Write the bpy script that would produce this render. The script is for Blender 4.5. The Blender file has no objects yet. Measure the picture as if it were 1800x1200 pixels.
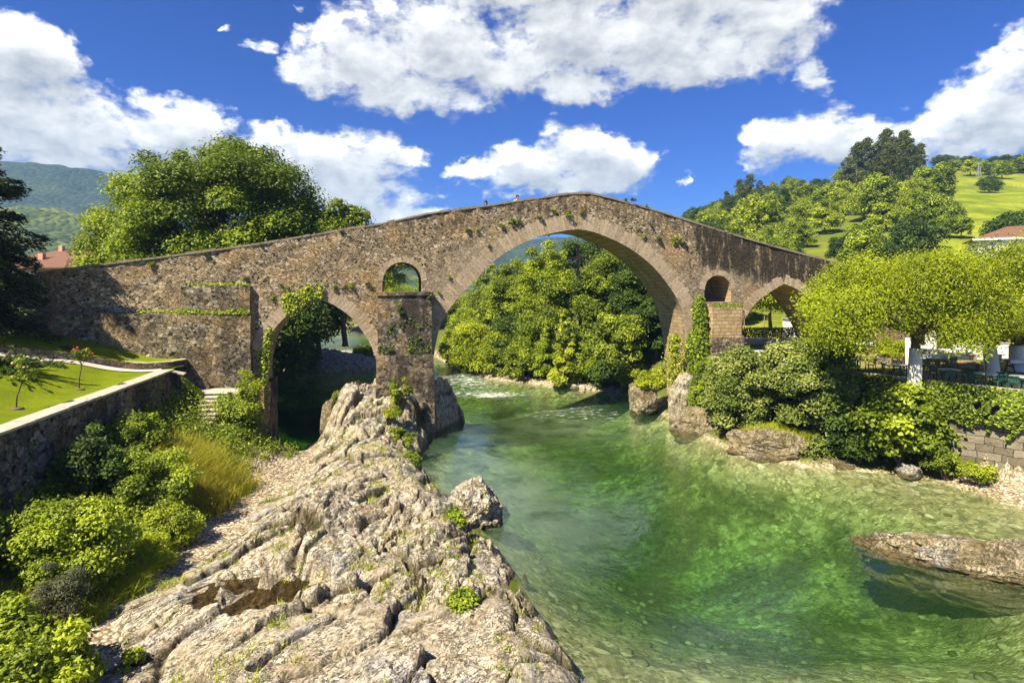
import bpy, math, random
import numpy as np
from mathutils import Vector, Matrix
SC = bpy.context.scene
COL = SC.collection
PI = math.pi
# ------------------------------------------------------------------ camera
CAMZ = 10.0
cd = bpy.data.cameras.new('camera'); cam = bpy.data.objects.new('camera', cd); COL.objects.link(cam)
cam.location = (0, 0, CAMZ); cam.rotation_euler = (PI/2, 0, 0)
cd.lens = 20; cd.sensor_width = 36; cd.shift_y = -100/1800; cd.clip_end = 20000; cd.clip_start = 0.1
SC.camera = cam
SC.view_settings.view_transform = 'Standard'; SC.view_settings.look = 'None'
SC.view_settings.exposure = 1.45; SC.view_settings.gamma = 1
try: SC.view_settings.use_curve_mapping = False
except Exception: pass
SC.cycles.max_bounces = 8; SC.cycles.transparent_max_bounces = 12; SC.cycles.diffuse_bounces = 3
SC.cycles.glossy_bounces = 3; SC.cycles.caustics_reflective = False; SC.cycles.caustics_refractive = False
SC.cycles.volume_bounces = 0; SC.cycles.use_denoising = True

# ------------------------------------------------------------------ node helper
class NT:
    def __init__(s, tree): s.t = tree; s.N = tree.nodes; s.L = tree.links
    def a(s, typ, ins=None, **props):
        n = s.N.new(typ)
        for k, v in props.items(): setattr(n, k, v)
        for k, v in (ins or {}).items():
            sk = n.inputs[k]
            if isinstance(v, bpy.types.NodeSocket): s.L.new(v, sk)
            elif isinstance(v, bpy.types.Node): s.L.new(v.outputs[0], sk)
            else:
                if sk.type == 'RGBA' and hasattr(v, '__len__') and len(v) == 3: v = (*v, 1)
                sk.default_value = v
        return n
    def m(s, op, a=0.0, b=0.0, c=None, clamp=False):
        ins = {0: a, 1: b}
        if c is not None: ins[2] = c
        return s.a('ShaderNodeMath', ins, operation=op, use_clamp=clamp).outputs[0]
    def vm(s, op, a, b=(0, 0, 0), c=None):
        ins = {0: a, 1: b}
        if c is not None: ins[2] = c
        n = s.a('ShaderNodeVectorMath', ins, operation=op)
        return n.outputs['Value'] if op in ('DOT_PRODUCT', 'LENGTH') else n.outputs[0]
    def mix(s, f, a, b, blend='MIX'):
        n = s.a('ShaderNodeMix', {0: f, 6: a, 7: b}, data_type='RGBA', blend_type=blend); return n.outputs[2]
    def sst(s, v, lo, hi):
        n = s.a('ShaderNodeMapRange', {0: v, 1: lo, 2: hi, 3: 0.0, 4: 1.0}, interpolation_type='SMOOTHSTEP'); return n.outputs[0]
    def mr(s, v, lo, hi, a, b):
        return s.a('ShaderNodeMapRange', {0: v, 1: lo, 2: hi, 3: a, 4: b}).outputs[0]
    def noise(s, vec, scale, detail=4, rough=.55, dist=0.0, out='Fac'):
        n = s.a('ShaderNodeTexNoise', {'Vector': vec, 'Scale': scale, 'Detail': detail, 'Roughness': rough, 'Distortion': dist}); return n.outputs[out]
    def vor(s, vec, scale, feature='F1', rnd=1.0):
        return s.a('ShaderNodeTexVoronoi', {'Vector': vec, 'Scale': scale, 'Randomness': rnd}, feature=feature)
    def ramp(s, f, stops):
        n = s.a('ShaderNodeValToRGB', {0: f}); e = n.color_ramp.elements
        while len(e) > 1: e.remove(e[-1])
        e[0].position = stops[0][0]; e[0].color = (*stops[0][1], 1)
        for p, c in stops[1:]:
            x = e.new(p); x.color = (*c, 1)
        return n.outputs[0]
    def xyz(s, v):
        n = s.a('ShaderNodeSeparateXYZ', {0: v}); return n.outputs
    def comb(s, x, y, z): return s.a('ShaderNodeCombineXYZ', {0: x, 1: y, 2: z}).outputs[0]

# ------------------------------------------------------------------ sun and sky
SUNV = Vector((-.54, -.56, .93)).normalized()
sl = bpy.data.lights.new('sun', 'SUN'); sl.energy = 4.8; sl.angle = math.radians(.5); sl.color = (1, .88, .66)
so = bpy.data.objects.new('sun', sl); COL.objects.link(so); so.location = (-40, -40, 80)
so.rotation_euler = SUNV.to_track_quat('Z', 'Y').to_euler()
W = bpy.data.worlds.new('World'); SC.world = W; W.use_nodes = True
W.node_tree.nodes.clear()
def cloud_group():
    g = bpy.data.node_groups.new('cloud_density', 'ShaderNodeTree')
    g.interface.new_socket('Vector', in_out='INPUT', socket_type='NodeSocketVector')
    g.interface.new_socket('D', in_out='OUTPUT', socket_type='NodeSocketFloat')
    t = NT(g); gi = t.a('NodeGroupInput'); go = t.a('NodeGroupOutput')
    v0 = gi.outputs[0]; wv = t.vm('MULTIPLY', t.vm('SUBTRACT', t.noise(t.vm('MULTIPLY', v0, (1, 1.4, 1)), 14, 5, .6, out='Color'), (.5, .5, .5)), (.11, .062, 0)); v = t.vm('ADD', v0, wv)
    def ang(px, py):
        u, w = (px-900)/1000, (500-py)/1000
        return math.atan(u), math.atan(w/math.sqrt(1+u*u))
    blobs = [(560,135,62,36),(640,105,110,85),(760,95,140,100),(880,95,140,85),(1000,70,150,95),(1120,60,160,90),(1250,40,150,95),(1370,55,90,70),(1428,130,42,42),(720,165,130,36),(1100,-40,420,85),(1000,150,80,40),(1200,120,90,40),
      (30,100,115,66),(60,190,140,90),(180,220,160,70),(300,232,100,55),(100,270,190,55),(-80,170,140,130),(340,275,90,45),
      (520,270,90,48),(620,285,95,48),(700,275,56,24),(600,335,150,32),
      (1010,270,80,52),(930,293,90,40),(1085,290,80,42),(830,294,42,19),(1000,318,160,24),
      (1400,245,95,50),(1500,245,110,48),(1340,280,50,34),(1620,240,125,42),(1720,185,110,64),(1800,140,125,80),(1580,180,30,22),(1780,225,120,42),
      (465,85,34,30),(520,16,26,13),(410,50,12,10),(1203,318,11,16),(690,372,130,16),(780,338,30,9),(985,208,22,10),(1130,180,20,10)]
    prev = None
    def add(a, e, ra, re, bias=0.0):
        nonlocal prev
        q = t.vm('MULTIPLY_ADD', v, (1/ra, 1/re, 0), (-a/ra, -e/re, 0))
        r2 = t.vm('DOT_PRODUCT', q, q)
        if bias: r2 = t.m('ADD', r2, bias)
        prev = r2 if prev is None else t.m('MINIMUM', prev, r2)
    for px, py, rx, ry in blobs:
        a, e = ang(px, py); a2, _ = ang(px+rx, py); _, e2 = ang(px, py-ry)
        add(a, e, abs(a2-a)*1.2, abs(e2-e)*1.2, .62 if rx < 36 else (.2 if rx < 60 else 0.0))
    rr = random.Random(5)
    for i in range(9):
        a = rr.uniform(1.1, 2.9)*rr.choice((-1, 1)); add(a, rr.uniform(.15, .9), rr.uniform(.25, .5), rr.uniform(.08, .2))
    sv = t.vm('MULTIPLY', v0, (1, 1.5, 1))
    n1 = t.noise(sv, 9, 7, .62, .25)
    n2 = t.noise(sv, 34, 5, .6, .1)
    d = t.m('SUBTRACT', 1.0, prev)
    d = t.m('MAXIMUM', d, -1.6)
    d = t.m('MINIMUM', d, .95)
    d = t.m('ADD', d, t.m('MULTIPLY', t.m('SUBTRACT', n1, .5), 3.1))
    d = t.m('ADD', d, t.m('MULTIPLY', t.m('SUBTRACT', n2, .5), .9))
    t.L.new(d, go.inputs[0])
    return g
def build_world():
    t = NT(W.node_tree)
    tc = t.a('ShaderNodeTexCoord'); x, y, z = t.xyz(tc.outputs['Generated'])
    az = t.m('ARCTAN2', x, y); el = t.m('ARCSINE', z)
    vec = t.comb(az, el, 0.0)
    g = cloud_group()
    def D(v):
        n = t.N.new('ShaderNodeGroup'); n.node_tree = g; t.L.new(v, n.inputs[0]); return n.outputs[0]
    d0 = D(vec); d1 = D(t.vm('ADD', vec, (-.012, .035, 0)))
    mask = t.sst(d0, .0, .75)
    mask = t.m('MULTIPLY', mask, t.sst(el, 0.0, .05))
    lit = t.m('ADD', .60, t.m('MULTIPLY', t.m('SUBTRACT', d0, d1), .42))
    lit = t.m('SUBTRACT', lit, t.m('MULTIPLY', t.sst(d0, .5, 1.7), .30), clamp=True)
    ccol = t.ramp(lit, [(0, (.105, .112, .138)), (.30, (.175, .183, .205)), (.52, (.285, .289, .295)), (.75, (.40, .40, .395)), (1, (.72, .71, .69))])
    sky = t.a('ShaderNodeTexSky', sky_type='NISHITA', sun_disc=False, sun_elevation=math.asin(SUNV.z), sun_rotation=math.atan2(SUNV.x, SUNV.y), altitude=1200, air_density=1.0, dust_density=.25, ozone_density=3.2)
    pol = t.mix(1.0, sky.outputs[0], (.30, .60, 1.22), 'MULTIPLY')
    hs = t.a('ShaderNodeHueSaturation', {'Color': pol, 'Saturation': 1.28, 'Value': .47, 'Hue': .508})
    b1 = t.a('ShaderNodeBackground', {0: hs.outputs[0], 1: .085}); b2 = t.a('ShaderNodeBackground', {0: ccol, 1: 1.0})
    ms = t.a('ShaderNodeMixShader', {0: mask, 1: b1, 2: b2})
    t.a('ShaderNodeOutputWorld', {0: ms})
build_world()

# ------------------------------------------------------------------ numpy noise
def _h(*a, seed=0):
    h = np.full(np.broadcast(*a).shape, (seed*2654435761+12345) & 0xffffffff, np.uint32)
    for i, v in enumerate(a):
        h = (h ^ (v.astype(np.int64) & 0xffffffff).astype(np.uint32)) * np.uint32((374761393, 668265263, 2246822519)[i])
        h ^= h >> np.uint32(15)
    h = h*np.uint32(2246822519); h ^= h >> np.uint32(13); h = h*np.uint32(3266489917); h ^= h >> np.uint32(16)
    return h.astype(np.float64)/4294967296.0
def vn2(x, y, seed=0):
    ix, iy = np.floor(x), np.floor(y); fx, fy = x-ix, y-iy
    fx = fx*fx*fx*(fx*(fx*6-15)+10); fy = fy*fy*fy*(fy*(fy*6-15)+10)
    a, b, c, d = _h(ix, iy, seed=seed), _h(ix+1, iy, seed=seed), _h(ix, iy+1, seed=seed), _h(ix+1, iy+1, seed=seed)
    return (a+(b-a)*fx)*(1-fy)+(c+(d-c)*fx)*fy
def fbm2(x, y, seed=0, oct=4, gain=.5):
    o = 0; a = 1; t = 0
    for i in range(oct):
        o = o+a*vn2(x*2**i+17.3*i, y*2**i-9.1*i, seed+i); t += a; a *= gain
    return o/t-.5
def vn3(x, y, z, seed=0):
    ix, iy, iz = np.floor(x), np.floor(y), np.floor(z); f = [x-ix, y-iy, z-iz]
    f = [q*q*(3-2*q) for q in f]; o = 0
    for i in (0, 1):
        for j in (0, 1):
            for k in (0, 1):
                w = (f[0] if i else 1-f[0])*(f[1] if j else 1-f[1])*(f[2] if k else 1-f[2])
                o = o+w*_h(ix+i, iy+j, iz+k, seed=seed)
    return o
def fbm3(x, y, z, seed=0, oct=4):
    o = 0; a = 1; t = 0
    for i in range(oct):
        o = o+a*vn3(x*2**i+5.1*i, y*2**i+3.7*i, z*2**i, seed+i); t += a; a *= .5
    return o/t-.5
def worley2(x, y, seed=0):
    ix, iy = np.floor(x), np.floor(y)
    F1 = np.full(x.shape, 9.); F2 = np.full(x.shape, 9.); DX = np.zeros(x.shape); DY = np.zeros(x.shape); CX = np.zeros(x.shape); CY = np.zeros(x.shape)
    for i in (-1, 0, 1):
        for j in (-1, 0, 1):
            cx, cy = ix+i, iy+j
            dx = x-(cx+_h(cx, cy, seed=seed)); dy = y-(cy+_h(cx, cy, seed=seed+1))
            d = np.sqrt(dx*dx+dy*dy); b = d < F1
            F2 = np.where(b, F1, np.minimum(F2, d)); F1 = np.where(b, d, F1)
            DX = np.where(b, dx, DX); DY = np.where(b, dy, DY); CX = np.where(b, cx, CX); CY = np.where(b, cy, CY)
    return F1, F2, DX, DY, CX, CY
def sstep(v, lo, hi):
    t = np.clip((v-lo)/(hi-lo), 0, 1); return t*t*(3-2*t)
def facets(x, y, scale, seed, aniso=1.0, ang=0.0, tilt=1.0):
    c, s = math.cos(ang), math.sin(ang)
    u = (x*c+y*s)/(scale*aniso); v = (-x*s+y*c)/scale
    F1, F2, DX, DY, CX, CY = worley2(u, v, seed)
    h = (_h(CX, CY, seed=seed+5)-.5)
    tx = (_h(CX, CY, seed=seed+6)-.5)*2; ty = (_h(CX, CY, seed=seed+7)-.5)*2
    return h*.7+tilt*(tx*DX+ty*DY), F2-F1

# ------------------------------------------------------------------ mesh helper
def link(name, me, parent=None):
    o = bpy.data.objects.new(name, me); COL.objects.link(o)
    if parent is not None: o.parent = parent
    return o
def mk(name, V, F, mat, parent=None, attrs=None, smooth=False, sizes=None, mats=None, midx=None):
    V = np.asarray(V, np.float32).reshape(-1, 3); me = bpy.data.meshes.new(name)
    if isinstance(F, np.ndarray):
        n = len(F); k = F.shape[1]; idx = F.reshape(-1).astype(np.int32); st = np.arange(0, n*k, k, dtype=np.int32)
    else:
        idx = np.array([i for f in F for i in f], np.int32); ln = np.array([len(f) for f in F]); st = np.concatenate([[0], np.cumsum(ln)[:-1]]).astype(np.int32); n = len(F)
    me.vertices.add(len(V)); me.vertices.foreach_set('co', V.reshape(-1))
    me.loops.add(len(idx)); me.loops.foreach_set('vertex_index', idx)
    me.polygons.add(n); me.polygons.foreach_set('loop_start', st)
    me.polygons.foreach_set('use_smooth', np.full(n, bool(smooth)))
    for m in (mats or [mat]): me.materials.append(m)
    if midx is not None: me.polygons.foreach_set('material_index', np.asarray(midx, np.int32))
    for k_, (dom, arr) in (attrs or {}).items():
        at = me.attributes.new(k_, 'FLOAT', dom); at.data.foreach_set('value', np.asarray(arr, np.float32))
    me.update(calc_edges=True); me.validate()
    return link(name, me, parent)
class MB:
    """collects shapes into one mesh; every added solid gets its own random value"""
    def __init__(s, seed=1): s.V = []; s.F = []; s.R = []; s.n = 0; s.r = random.Random(seed)
    def add(s, V, F):
        V = [tuple(v) for v in V]; r = s.r.random()
        s.V += V; s.F += [tuple(i+s.n for i in f) for f in F]; s.R += [r]*len(F); s.n += len(V)
    def box(s, x0, x1, y0, y1, z0, z1, M=None, j=0.0, bev=0.0):
        if x1 < x0: x0, x1 = x1, x0
        if y1 < y0: y0, y1 = y1, y0
        rr = lambda: s.r.uniform(-j, j)
        if bev <= 0:
            P = [(x0, y0, z0), (x1, y0, z0), (x1, y1, z0), (x0, y1, z0), (x0, y0, z1), (x1, y0, z1), (x1, y1, z1), (x0, y1, z1)]
            F = [(0, 3, 2, 1), (4, 5, 6, 7), (0, 1, 5, 4), (1, 2, 6, 5), (2, 3, 7, 6), (3, 0, 4, 7)]
        else:
            b = min(bev, (x1-x0)*.4, (y1-y0)*.4, (z1-z0)*.4); P = []; F = []
            for z, i in ((z0, b), (z0+b, 0), (z1-b, 0), (z1, b)):
                P += [(x0+i+b*(i == 0), y0+i, z), (x1-i-b*(i == 0), y0+i, z), (x1-i, y0+i+b*(i == 0), z), (x1-i, y1-i-b*(i == 0), z), (x1-i-b*(i == 0), y1-i, z), (x0+i+b*(i == 0), y1-i, z), (x0+i, y1-i-b*(i == 0), z), (x0+i, y0+i+b*(i == 0), z)]
            for k in range(3):
                for i in range(8):
                    F.append((k*8+i, k*8+(i+1) % 8, k*8+8+(i+1) % 8, k*8+8+i))
            F += [tuple(reversed(range(8))), tuple(range(24, 32))]
        P = [Vector((p[0]+rr(), p[1]+rr(), p[2]+rr())) for p in P]
        if M is not None: P = [M @ p for p in P]
        s.add(P, F)
    def tube(s, pts, rad, sides=8, cap=True):
        pts = [Vector(p) for p in pts]; n = len(pts)
        if not hasattr(rad, '__len__'): rad = [rad]*n
        V = []; F = []; ref = None
        for i, p in enumerate(pts):
            d = (pts[min(i+1, n-1)]-pts[max(i-1, 0)])
            d = d.normalized() if d.length > 1e-9 else Vector((0, 0, 1))
            if ref is None: ref = d.orthogonal().normalized()
            a = (ref-d*ref.dot(d)); a = a.normalized() if a.length > 1e-6 else d.orthogonal().normalized(); ref = a; b = d.cross(a)
            for k in range(sides):
                t = 2*PI*k/sides; V.append(p+(a*math.cos(t)+b*math.sin(t))*rad[i])
        for i in range(n-1):
            for k in range(sides): F.append((i*sides+k, i*sides+(k+1) % sides, (i+1)*sides+(k+1) % sides, (i+1)*sides+k))
        if cap: F += [tuple(reversed(range(sides))), tuple(range((n-1)*sides, n*sides))]
        s.add(V, F)
    def prism(s, poly, z0, z1, M=None):
        n = len(poly); P = [Vector((p[0], p[1], z0)) for p in poly]+[Vector((p[0], p[1], z1)) for p in poly]
        if M is not None: P = [M @ p for p in P]
        s.add(P, [tuple(reversed(range(n))), tuple(range(n, 2*n))]+[(i, (i+1) % n, n+(i+1) % n, n+i) for i in range(n)])
    def lathe(s, prof, c=(0, 0, 0), sides=14):
        V = []; F = []
        for r, z in prof:
            for k in range(sides):
                t = 2*PI*k/sides; V.append((c[0]+r*math.cos(t), c[1]+r*math.sin(t), c[2]+z))
        n = len(prof)
        for i in range(n-1):
            for k in range(sides): F.append((i*sides+k, i*sides+(k+1) % sides, (i+1)*sides+(k+1) % sides, (i+1)*sides+k))
        F += [tuple(reversed(range(sides))), tuple(range((n-1)*sides, n*sides))]
        s.add(V, F)
    def build(s, name, mat, parent=None, smooth=False):
        return mk(name, s.V, s.F, mat, parent, {'rnd': ('FACE', s.R)}, smooth)
def tag(o, label=None, cat=None, group=None, kind=None):
    if label: o['label'] = label
    if cat: o['category'] = cat
    if group: o['group'] = group
    if kind: o['kind'] = kind
    return o
def thing(name, label, cat, loc=(0, 0, 0), rz=0, group=None):
    o = bpy.data.objects.new(name, None); COL.objects.link(o); o.empty_display_size = .3
    o.location = loc; o.rotation_euler = (0, 0, rz); return tag(o, label, cat, group)
def dup(root, loc, rz=0, sc=None, label=None, group=None):
    r = root.copy(); COL.objects.link(r); r.location = loc; r.rotation_euler = (0, 0, rz)
    if sc is not None: r.scale = (sc, sc, sc) if not hasattr(sc, '__len__') else sc
    if label: r['label'] = label
    if group: r['group'] = group
    for ch in list(root.children):
        c = ch.copy(); COL.objects.link(c); c.parent = r
        for g in ch.children:
            d = g.copy(); COL.objects.link(d); d.parent = c
    return r
def at(px, py, Y): return Vector(((px-900)/1000*Y, Y, CAMZ-(py-500)/1000*Y))
def on(px, py, z):
    Y = (CAMZ-z)/((py-500)/1000); return Vector(((px-900)/1000*Y, Y, z))

# ------------------------------------------------------------------ materials
MATS = {}
def mat(name):
    m = bpy.data.materials.new(name); m.use_nodes = True; m.node_tree.nodes.clear(); return m, NT(m.node_tree)
def fin(t, shader, disp=None, vol=None):
    o = t.a('ShaderNodeOutputMaterial', {0: shader})
    if vol is not None: t.L.new(vol.outputs[0], o.inputs[1])
def bsdf(t, col, rough=.8, normal=None, spec=.25, metal=0.0):
    ins = {'Base Color': col, 'Roughness': rough, 'Specular IOR Level': spec, 'Metallic': metal}
    if normal is not None: ins['Normal'] = normal
    return t.a('ShaderNodeBsdfPrincipled', ins)
def bump(t, h, strength=1.0, dist=.03, normal=None):
    ins = {'Height': h, 'Strength': strength, 'Distance': dist}
    if normal is not None: ins['Normal'] = normal
    return t.a('ShaderNodeBump', ins).outputs[0]
def attr(t, n): return t.a('ShaderNodeAttribute', attribute_name=n).outputs['Fac']
def objco(t): return t.a('ShaderNodeTexCoord').outputs['Object']
def simple(name, col, rough=.6, var=.15, scale=6, bumpd=.0, spec=.3, metal=0.0):
    m, t = mat(name); c = objco(t); n = t.noise(c, scale, 5, .6)
    dark = tuple(v*(1-var) for v in col); lite = tuple(min(1, v*(1+var)) for v in col)
    cc = t.mix(n, dark, lite)
    nm = bump(t, t.noise(c, scale*4, 4), 1.0, bumpd) if bumpd else None
    fin(t, bsdf(t, cc, rough, nm, spec, metal)); return m
def masonry(name, sx, sz, pal, mort, gap=.05, bd=.05, stain=0.0, moss=.25, course=False, top=None, ptex=1.0):
    """rubble (cells) or coursed blocks, with lichen, stains and weathering"""
    m, t = mat(name); c = objco(t)
    warp = t.noise(c, 1.7, 3, .6, out='Color'); w2 = t.noise(c, 5, 3, .6, out='Color')
    v = t.vm('ADD', c, t.vm('MULTIPLY', t.vm('SUBTRACT', warp, (.5, .5, .5)), (.34, .34, .22)))
    v = t.vm('ADD', v, t.vm('MULTIPLY', t.vm('SUBTRACT', w2, (.5, .5, .5)), (.09, .09, .07)))
    v = t.vm('MULTIPLY', v, (sx, sx, sz))
    e = t.vor(v, 1, 'DISTANCE_TO_EDGE').outputs['Distance']; cv = t.vor(v, 1, 'F1')
    cell = t.xyz(cv.outputs['Color'])
    v2 = t.vm('MULTIPLY', v, (2.3, 2.3, 2.1)); e2 = t.vor(v2, 1, 'DISTANCE_TO_EDGE').outputs['Distance']; cell2 = t.xyz(t.vor(v2, 1, 'F1').outputs['Color'])
    n = t.noise(c, 9, 6, .65); big = t.noise(c, .45, 4, .6); mid = t.noise(c, 2.2, 5, .65)
    col = t.ramp(cell[0], pal)
    sm = t.sst(cell[1], .45, .6)     # some stones break into small ones
    col = t.mix(t.m('MULTIPLY', sm, .6), col, t.ramp(cell2[0], pal))
    col = t.mix(.55, col, t.mix(n, (.35, .35, .35), (1.2, 1.2, 1.2)), 'MULTIPLY')
    fine = t.noise(c, 30, 4, .7)
    col = t.mix(t.m('MULTIPLY', .55, 1.0), col, t.ramp(fine, [(.3, (.45, .42, .4)), (.55, (1.0, 1.0, 1.0)), (.75, (1.35, 1.3, 1.2))]), 'MULTIPLY')
    gapm = t.sst(e, 0.0, gap); g2 = t.sst(e2, 0.0, gap*1.3)
    gg = t.m('MULTIPLY', gapm, t.m('SUBTRACT', 1.0, t.m('MULTIPLY', sm, t.m('SUBTRACT', 1.0, g2))))
    hole = t.sst(t.m('ADD', cell2[2], t.m('MULTIPLY', n, .25)), .98, 1.05)       # open joints
    col = t.mix(t.m('MULTIPLY', t.m('SUBTRACT', 1.0, gg), t.mr(mid, .3, .7, .35, 1.0)), col, mort)
    fa = attr(t, 'fair'); hole = t.m('MULTIPLY', hole, t.m('SUBTRACT', 1.0, t.m('MULTIPLY', fa, .8)))
    col = t.mix(t.m('MULTIPLY', fa, .72), col, t.mix(1.0, t.mix(n, (.22, .175, .125), (.46, .39, .295)), t.ramp(fine, [(.3, (.62, .6, .58)), (.7, (1.2, 1.18, 1.15))]), 'MULTIPLY'))
    col = t.mix(t.m('MULTIPLY', hole, .9), col, (.02, .016, .012))
    col = t.mix(t.m('MULTIPLY', t.sst(big, .46, .66), .45), col, (.42, .27, .12), 'MULTIPLY' if False else 'MIX')
    lich = t.m('MULTIPLY', t.sst(t.noise(c, 14, 3, .7), .60, .70), t.sst(t.noise(c, .8, 3), .45, .62))
    col = t.mix(t.m('MULTIPLY', lich, .55), col, (.55, .52, .45))
    ms = t.m('MULTIPLY', t.sst(t.noise(c, 3.1, 5, .7), .58, .70), moss)
    col = t.mix(ms, col, (.085, .10, .018))
    if stain:
        x, y, z = t.xyz(c)
        sc = t.comb(t.m('MULTIPLY', x, 1.6), y, t.m('MULTIPLY', z, .28))
        st = t.noise(sc, 1.3, 6, .7)
        if top is None: zone = t.sst(t.noise(c, .3, 3), .42, .6)
        else: zone = attr(t, 'stain')
        k = t.m('MULTIPLY', t.sst(t.m('ADD', st, t.m('MULTIPLY', t.m('SUBTRACT', zone, .5), .35)), .5, .68), stain)
        k = t.m('MULTIPLY', k, zone)
        col = t.mix(k, col, t.mix(t.sst(t.noise(c, 22, 2, .7), .62, .7), (.035, .030, .026), (.30, .28, .24)))
    h = t.m('ADD', t.m('MULTIPLY', gg, .7), t.m('MULTIPLY', cell[2], .5))
    h = t.m('ADD', h, t.m('MULTIPLY', n, .7)); h = t.m('ADD', h, t.m('MULTIPLY', fine, .25))
    h = t.m('SUBTRACT', h, t.m('MULTIPLY', hole, 1.2))
    fin(t, bsdf(t, col, .92, bump(t, h, 1.0, bd), .12)); return m
def blocks(name, bw, bh, pal, mort, bd=.02, stain=.4, run=None):
    """coursed ashlar: brick texture on the local x/z (or y/z) plane"""
    m, t = mat(name); c = objco(t); x, y, z = t.xyz(c)
    wv = t.vm('MULTIPLY', t.vm('SUBTRACT', t.noise(c, 2.5, 3, .6, out='Color'), (.5, .5, .5)), (.22, .22, .16))
    al = t.m('ADD', x, y) if run is None else t.m('ADD', t.m('MULTIPLY', x, run[0]), t.m('MULTIPLY', y, run[1]))
    v = t.vm('ADD', t.comb(al, z, 0.0), wv)
    b = t.a('ShaderNodeTexBrick', {'Vector': v, 'Scale': 1.0, 'Mortar Size': .018, 'Mortar Smooth': .5, 'Brick Width': bw, 'Row Height': bh, 'Color1': (0, 0, 0, 1), 'Color2': (1, 1, 1, 1), 'Mortar': (.5, .5, .5, 1), 'Bias': 0.0}, offset_frequency=2, squash=1.3, squash_frequency=3)
    n = t.noise(c, 8, 6, .65); fine = t.noise(c, 34, 4, .7)
    col = t.ramp(t.m('MULTIPLY', t.m('ADD', t.xyz(b.outputs['Color'])[0], n), .5), pal)
    col = t.mix(.6, col, t.ramp(fine, [(.3, (.55, .53, .5)), (.55, (1, 1, 1)), (.75, (1.3, 1.25, 1.2))]), 'MULTIPLY')
    col = t.mix(b.outputs['Fac'], col, mort)
    st = t.m('MULTIPLY', t.sst(t.noise(t.comb(t.m('MULTIPLY', t.m('ADD', x, y), 1.5), z, t.m('MULTIPLY', z, .3)), .9, 6, .7), .48, .66), stain)
    col = t.mix(st, col, (.05, .045, .035))
    col = t.mix(t.m('MULTIPLY', t.sst(t.noise(c, 3.3, 5, .7), .6, .7), .5), col, (.09, .11, .02))
    h = t.m('SUBTRACT', t.m('ADD', t.m('MULTIPLY', n, .7), t.m('MULTIPLY', fine, .3)), t.m('MULTIPLY', b.outputs['Fac'], .9))
    fin(t, bsdf(t, col, .9, bump(t, h, 1.0, bd), .12)); return m
TAN = [(0, (.20, .15, .095)), (.3, (.34, .265, .17)), (.6, (.46, .37, .245)), (.85, (.55, .46, .33)), (1, (.44, .41, .36))]
GRY = [(0, (.12, .10, .07)), (.3, (.25, .21, .145)), (.6, (.38, .33, .23)), (.85, (.50, .44, .33)), (1, (.33, .31, .27))]
M_WALL = masonry('bridge_rubble', 3.8, 5.8, TAN, (.10, .07, .04), .07, .06, .95, .35, top=1)
M_LEFT = masonry('abutment_rubble', 2.7, 3.9, GRY, (.07, .055, .035), .08, .075, .5, .5)
M_RET = masonry('retaining_rubble', 2.4, 3.4, [(0, (.10, .09, .07)), (.5, (.22, .20, .16)), (1, (.36, .33, .27))], (.05, .045, .03), .08, .06, .8, .6)
M_PIER = masonry('pier_stone', 2.6, 4.2, [(0, (.09, .075, .06)), (.4, (.19, .155, .115)), (.75, (.31, .26, .19)), (1, (.40, .36, .30))], (.08, .065, .05), .05, .05, .9, .45)
M_ASH = blocks('warm_ashlar', .5, .27, [(0, (.24, .17, .09)), (.5, (.42, .31, .18)), (1, (.50, .40, .26))], (.17, .12, .07), .025, .35)
M_TERR = blocks('terrace_ashlar', .75, .38, [(0, (.08, .07, .05)), (.5, (.19, .17, .125)), (1, (.34, .31, .24))], (.05, .04, .03), .05, .85, (.626, -.78))
def voussoir_mat():
    m, t = mat('voussoir_stone'); c = objco(t); r = attr(t, 'rnd')
    n = t.noise(c, 7, 6, .65); fine = t.noise(c, 32, 4, .7)
    col = t.ramp(r, [(0, (.31, .25, .18)), (.4, (.37, .305, .22)), (.75, (.43, .36, .27)), (1, (.37, .29, .21))])
    col = t.mix(.75, col, t.ramp(n, [(.3, (.55, .52, .5)), (.6, (1.1, 1.1, 1.1))]), 'MULTIPLY')
    col = t.mix(.6, col, t.ramp(fine, [(.3, (.6, .58, .55)), (.7, (1.25, 1.2, 1.15))]), 'MULTIPLY')
    col = t.mix(t.m('MULTIPLY', t.sst(t.noise(c, 2.2, 5, .7), .54, .68), .6), col, (.07, .06, .035))
    fin(t, bsdf(t, col, .9, bump(t, t.m('ADD', n, t.m('MULTIPLY', fine, .3)), 1, .03), .12)); return m
M_VOUS = voussoir_mat()
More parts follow.
